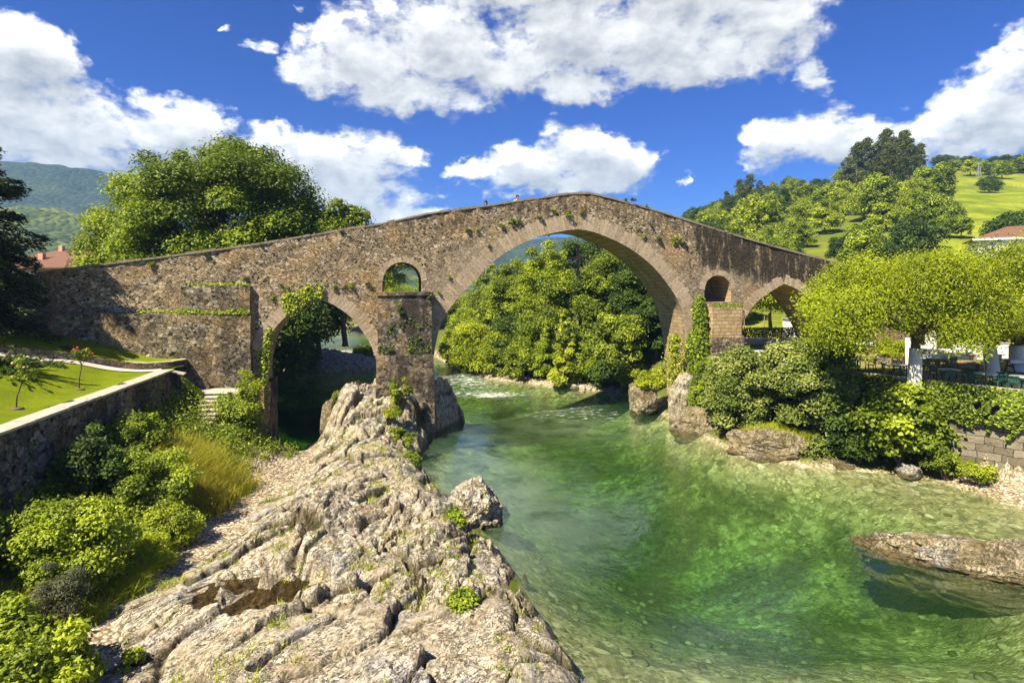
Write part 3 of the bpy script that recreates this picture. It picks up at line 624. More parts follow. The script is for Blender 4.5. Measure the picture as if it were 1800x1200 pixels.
# ------------------------------------------------------------------ rocks
def build_outcrop():
    xs = np.arange(-14.2, 5.2, .056); ys = np.concatenate([np.arange(8, 24, .062), np.arange(24, 47.5, .085)])
    X, Y = np.meshgrid(xs, ys)
    S = [9,12,14.4,16.7,19.6,22,24,27,28.6,31,34.5,37,39,41.5,44,46,48]
    XR = np.interp(Y, S, [3.2,2.4,1.6,.85,0,-1.2,-1.9,-3.2,-4.5,-5.0,-5.5,-5.3,-4.6,-3.9,-4.5,-6,-8])
    XL = np.interp(Y, S, [-9,-9.2,-9.5,-11.0,-11.4,-11.6,-11.8,-11.9,-12,-12.1,-12.2,-12.5,-12.4,-12,-11,-9.5,-9])
    H = np.interp(Y, S, [1.7,1.65,1.55,1.5,1.5,1.5,1.5,1.55,1.6,1.75,2.2,3.0,3.2,2.9,2.0,.2,-1.5])
    wob = fbm2(X/2.2, Y/2.2, 60, 4)*1.6
    dl = X-XL-.75*sstep(Y, 16, 19)*(1-sstep(Y, 33, 36))+wob*.8; dr = XR-X+wob*.9
    wl = np.interp(Y, [10, 24, 32, 36, 40], [3.2, 3.6, 3.0, 2.0, 1.8]); wr = np.interp(Y, [10, 18, 28, 34, 40], [1.9, 2.2, 2.4, 1.6, 1.3])
    g0 = np.interp(Y, S, [.9,.85,.8,.7,.5,.4,.35,.3,.3,.25,.1,-.2,-.3,-.3,-.3,-.3,-.5])
    fl = np.where(dl > 0, sstep(dl, -.15*wl, wl), sstep(dl, -.15*wl, wl)); fr = np.sqrt(np.clip((dr+.15)/(wr+.15), 0, 1))
    base = g0+(H-g0)*fl
    base = -.55+(base+.55)*fr
    base = np.where(dr < -.15, -.55+(dr+.15)*1.3, base); base = np.where(dl < -.15*wl, base+(dl+.15*wl)*.7, base)
    wx = X+1.3*fbm2(X/1.9, Y/1.9, 70, 4); wy = Y+1.3*fbm2(X/1.9, Y/1.9, 71, 4)
    near = 1-sstep(Y, 15.5, 19)*.55
    f1, e1 = facets(wx, wy, 1.7, 11, 1.8, .95); f2, e2 = facets(wx, wy, .70, 12, 1.6, 1.15, 1.4); f3, e3 = facets(wx, wy, .30, 13, 1.5, 1.0, 1.5); f4, e4 = facets(X+.12*fbm2(X/.3, Y/.3, 72, 2), Y, .15, 14, 1.4, 1.3, 1.5)
    rug = sstep(fbm2(X/3.5, Y/3.5, 77, 3)+.06, -.12, .16)*.8+.2
    rug = np.maximum(rug, .75*sstep(Y, 27, 33)); rug = rug*(1-.45*sstep(-Y, -15.5, -14))
    inside = np.clip(fl*fr*1.3, 0, 1)
    h = .62*f1*(.6+.4*rug)+.33*f2*rug+.14*f3*rug+.055*f4*(.35+.65*rug)+.32*fbm2(X/2.5, Y/2.5, 80, 5)
    c1 = 1-sstep(e1, .0, .075); c2 = (1-sstep(e2, .0, .10))*np.clip(rug+.15, 0, 1); c3 = (1-sstep(e3, 0, .13))*rug
    h = hh = h-.42*c1-.27*c2-.12*c3
    z = base+h*(.25+.75*inside)*np.where(Y > 30, .95, .85)
    # rock pool hollow and the gritty flat in front of it
    for (cx, cy, rx, ry, fl_) in ((-7.1, 16.6, 1.75, 1.5, .60), (-8.7, 16.9, 1.1, .9, .72)):
        rr = np.sqrt(((X-cx)/rx)**2+((Y-cy)/ry)**2)+fbm2(X/.8, Y/.8, 90, 3)*.75
        k = 1-sstep(rr, .75, 1.15)
        z = z*(1-k)+np.minimum(z, fl_+.12*fbm2(X/.6, Y/.6, 91, 3)+.55*np.clip(f2-.12, 0, 1)+.1*f3)*k
    zb = z.copy(); zb[1:-1, 1:-1] = (z[1:-1, 1:-1]*4+z[:-2, 1:-1]+z[2:, 1:-1]+z[1:-1, :-2]+z[1:-1, 2:])/8; z = zb
    V = np.stack([X, Y, z], -1); ny, nx = X.shape; i = np.arange(ny*nx).reshape(ny, nx)
    F = np.stack([i[:-1, :-1], i[:-1, 1:], i[1:, 1:], i[1:, :-1]], -1).reshape(-1, 4)
    keep = (z > -1.6); kf = keep.ravel()[F].all(1); 
    gr = G(X[::4, ::4], Y[::4, ::4]); gz = np.repeat(np.repeat(gr, 4, 0), 4, 1)[:ny, :nx]
    vis = (z > gz-.35).ravel(); kf &= vis[F].any(1)
    F = F[kf]; used = np.unique(F); remap = -np.ones(ny*nx, int); remap[used] = np.arange(len(used))
    crack = np.clip(1.0*c1+.85*c2+.55*c3, 0, 1).ravel()[used]
    o = mk('rock_outcrop', V.reshape(-1, 3)[used], remap[F], M_ROCK, None, {'crack': ('POINT', crack)}, False)
    tag(o, 'long pale limestone outcrop running from the foreground to the foot of the middle bridge pier', 'rock')
    return V.reshape(ny, nx, 3), xs, ys
OV, OX, OY = build_outcrop()
def outz(x, y):
    i = int(np.clip(np.searchsorted(OX, x), 0, len(OX)-1)); j = int(np.clip(np.searchsorted(OY, y), 0, len(OY)-1)); return float(OV[j, i, 2])
def build_puddle():
    n = 40; P = []
    for k in range(n):
        a = 2*PI*k/n; P.append((-7.5+2.3*math.cos(a), 16.7+1.8*math.sin(a), .79))
    o = mk('puddle', P, [tuple(range(n))], M_PUD); tag(o, kind='structure')
build_puddle()
_ico = {}
def ico(n):
    if n not in _ico:
        import bmesh
        bm = bmesh.new(); bmesh.ops.create_icosphere(bm, subdivisions=n, radius=1)
        V = np.array([v.co[:] for v in bm.verts]); F = np.array([[v.index for v in f.verts] for f in bm.faces]); bm.free(); _ico[n] = (V, F)
    return _ico[n]
def boulder(name, c, r, seed, m, label, rz=0.0, sub=5, cut=.58, group=None, cat='rock', rough=1.0):
    V, F = ico(sub); V = V.copy(); rng = np.random.RandomState(seed)
    for k in range(16):      # planar breaks
        d = rng.normal(size=3); d /= np.linalg.norm(d); o = rng.uniform(cut, .94)
        p = V@d; V -= np.clip(p-o, 0, None)[:, None]*d*.92
    V += V*(fbm3(V[:, 0]*1.6, V[:, 1]*1.6, V[:, 2]*1.6, seed, 5)*.5*rough)[:, None]
    V += V*(np.abs(fbm3(V[:, 0]*5, V[:, 1]*5, V[:, 2]*5, seed+9, 4))*-.22*rough)[:, None]
    cr = np.clip(1-np.abs(fbm3(V[:, 0]*2.3, V[:, 1]*2.3, V[:, 2]*2.3, seed+20, 3))*14, 0, 1); V -= V*(cr*.05)[:, None]
    V = V*np.array(r); ca, sa = math.cos(rz), math.sin(rz)
    V = np.stack([V[:, 0]*ca-V[:, 1]*sa, V[:, 0]*sa+V[:, 1]*ca, V[:, 2]], -1)
    o = mk(name, V, F, m, None, {'crack': ('POINT', cr*.7)}, False); o.location = c
    return tag(o, label, cat, group)
boulder('boulder', (-1.6, 24.3, .45), (1.28, 1.45, 1.2), 44, M_ROCK, 'single rounded pale boulder jutting into the green water from the outcrop edge', .4, 6, .80, rough=1.5)
boulder('rock', (18.2, 19.6, -.05), (5.0, 1.6, 1.45), 18, M_ROCKG, 'low rock half sunk in the shallow water at the right edge of the photo', -.50, 6, .7, rough=1.7)
boulder('rock', (10.3, 44.6, .9), (1.4, 1.6, 1.7), 21, M_ROCKG, 'mossy boulder left of the right main arch foot', .3)
boulder('rock', (12.7, 41.6, 1.2), (1.3, 1.2, 2.3), 23, M_ROCK, 'tall pale rock carrying the right foot of the main arch', .2)
boulder('rock', (13.1, 38.6, .3), (2.5, 1.6, 1.5), 25, M_ROCKG, 'dark mossy rock at the waterline below the ivy column', -.4)
boulder('rock', (15.1, 33.4, .45), (2.6, 1.6, 1.15), 28, M_ROCKG, 'broad pale rock with grass on top below the two round shrubs', -.3, 6)
boulder('rock', (18.2, 31.7, .0), (1.8, 1.0, .6), 29, M_ROCKG, 'low brown rock under the tall pale-leaved shrub', .1)
boulder('rock', (20.6, 29.6, .15), (.75, .6, .5), 33, M_ROCKG, 'small dark stone at the foot of the fig bush', .5)
boulder('rock', (6.0, 54.6, .1), (.6, .45, .35), 35, M_ROCK, 'small pale stone on the far waterline under the main arch', .2, 3)
boulder('rock', (-12.2, 38.0, 1.0), (.75, .8, 1.5), 37, M_ROCKG, 'upright brown rock on the left flank of the outcrop near the pier', .2)
def bedst():
    m, t = mat('algae_stone'); c = objco(t)
    col = t.ramp(attr(t, 'rnd'), [(0, (.045, .04, .018)), (.4, (.12, .11, .05)), (.8, (.17, .155, .08)), (1, (.26, .245, .15))])
    fin(t, bsdf(t, t.mix(.6, col, t.mix(t.noise(c, 9, 5, .65), (.5, .5, .45), (1.2, 1.2, 1.1)), 'MULTIPLY'), .8)); return m
M_BEDST = bedst()
def pebbles():
    rng = np.random.RandomState(3); V0, F0 = ico(1); Vs = []; Fs = []; n = 0; cr = []
    regions = [(1500, -13.4, -11.0, 14, 33.5, .02, .11), (420, -13.2, -8.5, 12.5, 19, .05, .22), (260, 21, 24, 24, 29, .02, .07), (420, -6, 11, 52, 62, .06, .28), (500, -28, -15, 64.5, 77, .08, .35)]
    for cnt, x0, x1, y0, y1, r0, r1 in regions:
        x = rng.uniform(x0, x1, cnt); y = rng.uniform(y0, y1, cnt); g = G(x, y); d = sdist(x, y)
        for k in range(cnt):
            if d[k] < -.6 or d[k] > (7 if y0 < 60 else 14): continue
            if g[k] > 2: continue
            r = r0+(r1-r0)*rng.rand()**2.5
            v = V0*(1+.35*(rng.rand(len(V0), 1)-.5))*np.array([r, r*rng.uniform(.6, 1), r*rng.uniform(.4, .75)]); a = rng.rand()*6.28; c, s = math.cos(a), math.sin(a)
            v = np.stack([v[:, 0]*c-v[:, 1]*s, v[:, 0]*s+v[:, 1]*c, v[:, 2]], -1)+np.array([x[k], y[k], g[k]+r*.2])
            Vs.append(v); Fs.append(F0+n); n += len(V0)
    V = np.concatenate(Vs); o = mk('gravel', V, np.concatenate(Fs), M_ROCK, None, {'crack': ('POINT', np.zeros(len(V)))}); tag(o, 'loose pale pebbles and stones scattered on the gravel bank', 'gravel', None, 'stuff')
pebbles()
def bed_stones():
    rng = np.random.RandomState(8); V0, F0 = ico(1); Vs = []; Fs = []; n = 0; cnt = 600
    x = rng.uniform(1, 20, cnt); y = rng.uniform(11.5, 27, cnt); g = G(x, y)
    for k in range(cnt):
        if g[k] > -.12: continue
        r = .04+.20*rng.rand()**3; v = V0*(1+.3*(rng.rand(len(V0), 1)-.5))*np.array([r, r*rng.uniform(.6, 1), r*rng.uniform(.3, .55)]); a = rng.rand()*6.28; c, s = math.cos(a), math.sin(a)
        Vs.append(np.stack([v[:, 0]*c-v[:, 1]*s, v[:, 0]*s+v[:, 1]*c, v[:, 2]], -1)+np.array([x[k], y[k], g[k]+r*.12])); Fs.append(F0+n); n += len(V0)
    V = np.concatenate(Vs); o = mk('riverbed_stones', V, np.concatenate(Fs), M_BEDST, None, {'rnd': ('FACE', np.repeat(rng.rand(n//len(V0)), len(F0)))}, True); tag(o, 'yellow-green stones lying on the bed under the clear shallow water', 'stones', None, 'stuff')
bed_stones()

# ------------------------------------------------------------------ the bridge (local axes: x along, y through, z up)
KB = .22; BY0 = 39.8; CU = 1/math.sqrt(1+KB*KB); BW = 4.2
def bp(px, py, n=0.0):
    a = (px-900)/1000; Y = (n/CU+BY0)/(1-KB*a); return CU*a*Y+KB*CU*(Y-BY0), CAMZ-(py-500)/1000*Y
def b2w(s, n, z): return Vector((CU*s-KB*CU*n, BY0+KB*CU*s+CU*n, z))
BR = thing('stone_bridge', 'old humpbacked stone bridge with a tall pointed arch over the green river', 'bridge', (0, BY0, 0), math.atan(KB))
TOP = [bp(*p) for p in [(-260,512),(-120,500),(39,484),(113,472.5),(168,466),(250,456),(352,443),(466,427),(600,404.5),(667,394),(757,374.5),(851,362.5),(913,353),(992,341.5),(1031,339),(1062,345),(1148,368.5),(1296,414.5),(1374,437),(1452,457.5),(1540,479),(1640,500)]]
TS = np.array([p[0] for p in TOP]); TZT = np.array([p[1] for p in TOP])
ARCH = {
 'left': [(456.5,645),(462,618),(469,597),(482,577),(500.5,557),(520.7,542),(542.7,531),(559,527),(579,531),(605,547),(623,562.5),(641.7,588),(652.7,606.5),(659,625),(662,645)],
 'main': [(757,690),(759,660),(762,625),(768,592),(776,566),(792,539),(815,511),(843,484),(874,453),(913,429.5),(952.5,413.6),(991.7,405),(1015,402),(1038.7,405.8),(1070,417),(1109,437),(1148,468),(1180,508),(1199,543),(1209,590),(1215,640),(1219,692)],
 'right': [(1304,631),(1305.6,572.5),(1313.5,553),(1327,533),(1351,514),(1378,498),(1402,508),(1425,529),(1445,557),(1462,590),(1470,615)]}
def smooth_arch(P):
    """rounds each half of a pointed arch, keeping the point at the crown"""
    P = np.array(P); k = int(np.argmax(P[:, 1])); out = []
    for H in (P[:k+1], P[k:]):
        E = np.concatenate([[2*H[0]-H[1]], H, [2*H[-1]-H[-2]]])
        for i in range(1, len(E)-2):
            for t in np.arange(0, 1, .2): out.append(.5*((2*E[i])+(E[i+1]-E[i-1])*t+(2*E[i-1]-5*E[i]+4*E[i+1]-E[i+2])*t*t+(3*E[i]-E[i-1]-3*E[i+1]+E[i+2])*t**3))
    out.append(P[-1]); out = np.array(out); out[:, 0] = np.maximum.accumulate(out[:, 0]+np.arange(len(out))*1e-5); return out
ARC = {k: smooth_arch([bp(*p) for p in v]) for k, v in ARCH.items()}
def half(pxa, pxb, pyb, pyt):
    a = bp(pxa, pyb); b = bp(pxb, pyb); c = bp((pxa+pxb)/2, pyt); r = (b[0]-a[0])/2; cx = (a[0]+b[0])/2; zs = c[1]-r
    return a[0], b[0], a[1], np.array([(cx-r*math.cos(t), zs+r*math.sin(t)) for t in np.linspace(0, PI, 17)])
NICHE = {'left': half(672, 742, 516, 460), 'right': half(1238, 1286, 531, 483)}
FLOOR = -2.5
def topz(s): return np.interp(s, TS, TZT)
def bridge_body():
    cuts = set(np.arange(TS[0], TS[-1], .22)) | set(TS)
    for a in ARC.values(): cuts |= set(a[:, 0])
    for n in NICHE.values(): cuts |= set(n[3][:, 0])
    S = np.array(sorted(cuts)); S = S[np.concatenate([[True], np.diff(S) > 1e-4])]
    def face(n_, sign):
        V = []; F = []; ST = []
        for a, b in zip(S[:-1], S[1:]):
            m = (a+b)/2; ivs = []
            lo = (FLOOR, FLOOR)
            for A in ARC.values():
                if A[0, 0] < m < A[-1, 0]: lo = tuple(np.interp((a, b), A[:, 0], A[:, 1]))
            hi = tuple(topz(np.array((a, b)))); ivs = [(lo, hi)]
            for x0, x1, zb, P in NICHE.values():
                if x0 < m < x1: ivs = [(lo, (zb, zb)), (tuple(np.interp((a, b), P[:, 0], P[:, 1])), hi)]
            for l, h in ivs:
                k = max(1, int((max(h)-min(l))/.25)); o = len(V)
                for j in range(k+1):
                    f = j/k
                    for s_, q in ((a, 0), (b, 1)): V.append((s_, n_, l[q]+(h[q]-l[q])*f))
                for j in range(k):
                    f = (o+2*j, o+2*j+1, o+2*j+3, o+2*j+2); F.append(f if sign > 0 else f[::-1])
        V = np.array(V); F = np.array(F)
        V[:, 1] += (fbm2(V[:, 0]*1.3, V[:, 2]*1.6, 100, 4)*.16+fbm2(V[:, 0]*.25, V[:, 2]*.3, 101, 2)*.15)*sign
        return V, F
    Vf, Ff = face(0, 1); Vb, Fb = face(BW, -1)
    for Q in (Vf, Vb):
        dd = np.full(len(Q), 9.)
        for A in list(ARC.values())+[n[3] for n in NICHE.values()]:
            dd = np.minimum(dd, np.abs(sdist(Q[:, 0], Q[:, 2], A, False)))
        n0 = 0.0 if Q is Vf else BW
        Q[:, 1] = n0+(Q[:, 1]-n0)*sstep(dd, 1.1, 2.2)
    V = np.concatenate([Vf, Vb]); F = np.concatenate([Ff, Fb+len(Vf)])
    h = topz(V[:, 0])-V[:, 2]; s = V[:, 0]; zone = np.zeros(len(V))
    s1230 = bp(1225, 400)[0]; s1460 = bp(1470, 400)[0]
    right = sstep(s, s1230-.4, s1230+.2)
    depth = .9+2.9*right+.9*sstep(s, bp(560, 400)[0], bp(700, 400)[0])*(1-right)
    zone = 1.1*(1-sstep(h, depth*.45, depth*1.25))*(.42+.55*right+.2*sstep(s, -14, -6))
    zone = np.maximum(zone, .75*(1-sstep(s, bp(200, 500)[0], bp(420, 500)[0]))*.5)
    main = ARC['main']; dm = np.abs(sdist(V[:, 0], V[:, 2], main, False)); fair = (1-sstep(dm, 1.2, 3.4))*sstep(h, 1.6, 2.8)*(.55+.45*sstep(-s, -2, 3))
    fair = np.maximum(fair, right*.6*sstep(h, 2.2, 3.2)*(s < s1460))
    mk('spandrel_wall', V, F, M_WALL, BR, {'stain': ('POINT', np.clip(zone, 0, 1)), 'fair': ('POINT', np.clip(fair, 0, 1))}, True)
    # road deck, inner parapet faces and tops
    pt = .42; V = []; F = []
    rows = [(0.0, 0), (pt, 0), (pt, -1.0), (BW-pt, -1.0), (BW-pt, 0), (BW, 0)]
    SS = np.linspace(TS[0], TS[-1], 220)
    for s_ in SS:
        z = float(topz(s_))
        for y, dz in rows: V.append((s_, y, z+dz-.02))
    n = len(rows)
    for i in range(len(SS)-1):
        for j in range(n-1): F.append((i*n+j, (i+1)*n+j, (i+1)*n+j+1, i*n+j+1))
    mk('road_deck', V, F, M_COPB, BR)
    # soffits
    for k, A in ARC.items():
        P = [(A[0, 0], FLOOR)]+[tuple(p) for p in A]+[(A[-1, 0], FLOOR)]
        Q = []
        for (a, b) in zip(P[:-1], P[1:]):
            m = max(1, int(math.hypot(b[0]-a[0], b[1]-a[1])/.4))
            Q += [(a[0]+(b[0]-a[0])*t/m, a[1]+(b[1]-a[1])*t/m) for t in range(m)]
        Q.append(P[-1]); N = 12; V = []; F = []
        for s_, z in Q:
            for j in range(N+1): V.append((s_, .06+(BW-.12)*j/N, z))
        V = np.array(V); V[:, 2] += .05*fbm2(V[:, 0]*2+V[:, 2], V[:, 1]*2, 120, 3); V[:, 0] += .10*fbm2(V[:, 2]*2, V[:, 1]*2, 121, 3)
        for i in range(len(Q)-1):
            for j in range(N): F.append((i*(N+1)+j, i*(N+1)+j+1, (i+1)*(N+1)+j+1, (i+1)*(N+1)+j))
        mk('arch_soffit', V, F, M_ASH, BR)
    for k, (x0, x1, zb, P) in NICHE.items():
        Q = [(x0, zb)]+[tuple(p) for p in P]+[(x1, zb), (x0, zb)]; V = []; F = []
        for s_, z in Q: V += [(s_, .03, z), (s_, BW-.03, z)]
        for i in range(len(Q)-1): F.append((2*i, 2*i+1, 2*i+3, 2*i+2))
        mk('niche_lining', V, F, M_ASH, BR)
    # arch rings of single voussoirs
    def ring(name, A, th, ln, proud, seed):
        A = np.asarray(A); seg = np.hypot(*np.diff(A, axis=0).T); L = np.concatenate([[0], np.cumsum(seg)]); mb = MB(seed); r = random.Random(seed)
        cx, cz = A[:, 0].mean(), A[:, 1].min(); t = 0.0; apex = L[np.argmax(A[:, 1])]
        def pt_(t): return np.array((np.interp(t, L, A[:, 0]), np.interp(t, L, A[:, 1])))
        while t < L[-1]-.08:
            t2 = min(t+ln*r.uniform(.7, 1.3), L[-1])
            if t < apex-.05 < t2: t2 = apex
            def nrm(t_):
                lo, hi = max(t_-.5, 0), min(t_+.5, L[-1])
                if t_ <= apex: hi = min(hi, apex)
                if t_ >= apex: lo = max(lo, apex)
                if t < apex-.01 and t_ >= apex-.01: lo, hi = apex-.6, apex
                d = pt_(hi)-pt_(lo); d = d/max(np.linalg.norm(d), 1e-6); return np.array((-d[1], d[0]))
            g = .007; a, b = t+g, t2-g; pa, pb = pt_(a), pt_(b); na, nb = nrm(a), nrm(b); h = th*r.uniform(.86, 1.12); y0 = -proud*.5-r.uniform(0, .010); y1 = .35
            ia, ib = pa-na*.03, pb-nb*.03; oa, ob = pa+na*h, pb+nb*h
            P = [(ia[0], y0, ia[1]), (ib[0], y0, ib[1]), (ob[0], y0, ob[1]), (oa[0], y0, oa[1])]
            mb.add(P+[(p[0], y1, p[2]) for p in P], [(0, 1, 2, 3), (7, 6, 5, 4), (0, 4, 5, 1), (1, 5, 6, 2), (2, 6, 7, 3), (3, 7, 4, 0)])
            t = t2
        mb.build(name, M_VOUS, BR)
    A = ARC['main']; ring('arch_ring', A[10:-5], 1.04, .25, .03, 1)
    ring('arch_ring', ARC['left'][5:-5], .74, .25, .03, 2); ring('arch_ring', ARC['right'][5:-5], .66, .27, .03, 3)
    ring('niche_ring', NICHE['left'][3], .34, .22, .02, 4); ring('niche_ring', NICHE['right'][3], .38, .22, .02, 5)
    # coping stones along both parapets
    r = random.Random(9)
    for y0, y1 in ((-.05, .46), (BW-.46, BW+.05)):
        s_ = TS[0]; mb = MB(9)
        while s_ < TS[-1]-.2:
            e = min(s_+r.uniform(.45, .95), TS[-1]); za, zb = float(topz(s_)), float(topz(e)); h = r.uniform(.10, .17); j = r.uniform(-.02, .03)
            P = [(s_+.012, y0+j, za-.06), (e-.012, y0+j, zb-.06), (e-.012, y1, zb-.06), (s_+.012, y1, za-.06)]
            mb.add(P+[(p[0], p[1], p[2]+h) for p in P], [(0, 3, 2, 1), (4, 5, 6, 7), (0, 1, 5, 4), (1, 2, 6, 5), (2, 3, 7, 6), (3, 0, 4, 7)]); s_ = e
        mb.build('parapet_coping', M_COPB, BR)
def bgrid(name, m, x0, x1, y0, y1, z0, z1, step=.25, taper=.0, amp=.08, seed=1, y1s=None):
    """rough-faced masonry block: five subdivided faces in bridge axes, z1 may be a function of x"""
    V = []; F = []
    zf = z1 if callable(z1) else (lambda x: z1)
    def sheet(fn, nu, nv):
        o = len(V)
        for j in range(nv+1):
            for i in range(nu+1): V.append(fn(i/nu, j/nv))
        for j in range(nv):
            for i in range(nu): F.append((o+j*(nu+1)+i, o+j*(nu+1)+i+1, o+(j+1)*(nu+1)+i+1, o+(j+1)*(nu+1)+i))
    nx = max(1, int((x1-x0)/step)); ny = max(1, int((y1-y0)/step)); nz = max(1, int((zf(x0)-z0)/step))
    tp = lambda v: taper*(1-v)
    sheet(lambda u, v: (x0-tp(v)+(x1-x0+2*tp(v))*u, y0-tp(v), z0+(zf(x0+(x1-x0)*u)-z0)*v), nx, nz)
    sheet(lambda u, v: (x1+tp(v), y0-tp(v)+(y1-y0+tp(v))*u, z0+(zf(x1)-z0)*v), ny, nz)
    sheet(lambda u, v: (x0-tp(v), y1-(y1-y0+tp(v))*u, z0+(zf(x0)-z0)*v), ny, nz)
    sheet(lambda u, v: (x0+(x1-x0)*u, y0+(y1-y0)*v, zf(x0+(x1-x0)*u)), nx, ny)
    V = np.array(V); d = np.stack([fbm3(V[:, 0]*1.5, V[:, 1]*1.5, V[:, 2]*1.5, seed+k, 4) for k in range(3)], -1)*amp*2
    return mk(name, V+d*np.array([1, 1, .6]), np.array(F), m, BR, {'stain': ('POINT', np.full(len(V), .8))}, False)
def bridge_piers():
    s0, zt = bp(664, 519, -1.15); s1, _ = bp(759, 519, -1.15); _, zm = bp(700, 624, -1.15)
    bgrid('pier', M_PIER, s0, s1, -1.15, .2, -1.0, zt, .25, .0, .05, 1)
    bgrid('pier_cap', M_PIER, s0-.10, s1+.10, -1.26, .1, zt-.02, zt+.20, .25, 0, .05, 2)
    bgrid('pier_base', M_PIER, s0-.07, s1+.10, -1.34, .1, -1.0, zm, .25, .10, .06, 3)
    s0, zt = bp(1253, 541, -1.0); s1, _ = bp(1304, 541, -1.0); _, zm = bp(1280, 592, -1.0)
    bgrid('pier', M_ASH, s0, s1, -1.0, .2, 0, zt, .25, 0, .05, 4)
    bgrid('pier_base', M_LEFT, s0-.25, s1+.03, -1.25, .1, 0, zm, .25, .05, .06, 5)
    # stepped abutment left of the small arch
    se, z1 = bp(441, 556, -.5); sw, z0 = bp(-260, 541, -.5)
    bgrid('abutment', M_LEFT, sw, se, -.5, .2, -1.2, lambda x: z0+(z1-z0)*(x-sw)/(se-sw), .3, 0, .13, 6)
    se2, z2 = bp(440, 502, -.28); sw2, _ = bp(318, 500, -.28)
    bgrid('abutment_step', M_LEFT, sw2, se2, -.28, .2, z1-.6, z2, .25, 0, .1, 7)
    sf0, zf = bp(432, 684, -1.0); sf1, _ = bp(463, 684, -.7)
    bgrid('arch_footing', M_PIER, sf0, sf1, -.7, BW-.2, -1.5, zf, .25, .06, .06, 8)
    # worn footing under the right leg of the main arch
    a0, zz = bp(1178, 640, .8); a1, _ = bp(1214, 640, .8)
    mb = MB(3); mb.box(bp(1212, 640)[0], bp(1250, 640)[0], -.35, 2.6, 0, 3.6, bev=.1); mb.build('arch_footing', M_ASH, BR)
bridge_body(); bridge_piers()

# ------------------------------------------------------------------ foliage helpers
def unit(v): return v/np.maximum(np.linalg.norm(v, axis=-1, keepdims=True), 1e-9)
def leaf_quads(C, N, size, rng, aspect=.6, fold=.25, up=None):
    n = len(C); T = rng.normal(size=(n, 3)) if up is None else up+rng.normal(size=(n, 3))*.4
    T = unit(T-N*np.sum(T*N, -1, keepdims=True)); B = np.cross(N, T); s = (size*(rng.uniform(.6, 1.35, n)))[:, None]
    p0 = C-T*s*.5; p2 = C+T*s*.5; p1 = C+B*s*.5*aspect-N*s*fold*.5; p3 = C-B*s*.5*aspect-N*s*fold*.5
    V = np.stack([p0, p1, p2, p3], 1).reshape(-1, 3); F = np.arange(n*4).reshape(n, 4); return V, F
def clump_leaves(cl, per, size, rng, up=.55, flat=.8, shell=.5, hemi=-.55, aspect=.6, droop=0.0, spray=.0):
    """leaf cards over many small clumps: cl rows are x, y, z, r"""
    k = len(cl); cnt = np.maximum(3, (per*(cl[:, 3]/cl[:, 3].mean())**2)).astype(int); idx = np.repeat(np.arange(k), cnt); n = len(idx)
    d = unit(rng.normal(size=(n, 3))); d[:, 2] = np.where(d[:, 2] < hemi, -d[:, 2], d[:, 2])
    r = cl[idx, 3]*(shell+(1-shell)*rng.rand(n)**.6)*(1+spray*rng.rand(n)**3)
    P = cl[idx, :3]+d*r[:, None]*np.array([1, 1, flat]); P[:, 2] -= droop*cl[idx, 3]*rng.rand(n)*np.hypot(d[:, 0], d[:, 1])
    N = unit(d*.55+np.array([0, 0, up])+rng.normal(size=(n, 3))*.42)
    V, F = leaf_quads(P, N, size, rng, aspect)
    tone = np.clip(rng.rand(k)[idx]*.6+rng.rand(n)*.4, 0, 1)
    return V, F, tone
def crown_clumps(c, R, k, rc, rng, inner=.5, lump=.35, low=-.5, freq=1.7):
    d = unit(rng.normal(size=(k*3, 3))); d = d[d[:, 2] > low][:k]; n = len(d); sd = rng.randint(1000)
    lum = 1+lump*2*fbm3(d[:, 0]*freq+5, d[:, 1]*freq+5, d[:, 2]*freq+5, sd, 3)
    r = (inner+(1-inner)*rng.rand(n)**.55)*lum
    P = np.array(c)+d*r[:, None]*np.array(R)
    return np.concatenate([P, (rc*rng.uniform(.45, 1.45, n))[:, None]], 1)
def limbs(mb, base, fork, targets, r0, rng, sides=7, straight=False):
    base = np.array(base, float); fork = np.array(fork, float); mid = (base+fork)/2+(0 if straight else 1)*rng.normal(size=3)*.03*np.linalg.norm(fork-base)*np.array([1, 1, 0])
    mb.tube([base-np.array([0, 0, .3]), base+np.array([0, 0, .12]), mid, fork], [r0*1.5, r0*1.12, r0*.95, r0*.75], sides)
    for t in targets:
        t = np.array(t, float); m1 = fork+(t-fork)*.35+np.array([0, 0, .08*np.linalg.norm(t-fork)])+rng.normal(size=3)*.05; m2 = fork+(t-fork)*.7+rng.normal(size=3)*.12
        mb.tube([fork-np.array([0, 0, .15]), m1, m2, t], [r0*.55, r0*.36, r0*.22, r0*.07], 6)
LEAFCOUNT = [0]
def leafmesh(name, parts, m, parent=None, mats=None):
    V = []; F = []; T = []; n = 0
    for v, f, t in parts: V.append(v); F.append(f+n); T.append(t); n += len(v)
    LEAFCOUNT[0] += n//4
    return mk(name, np.concatenate(V), np.concatenate(F), m, parent, {'rnd': ('FACE', np.concatenate(T))})
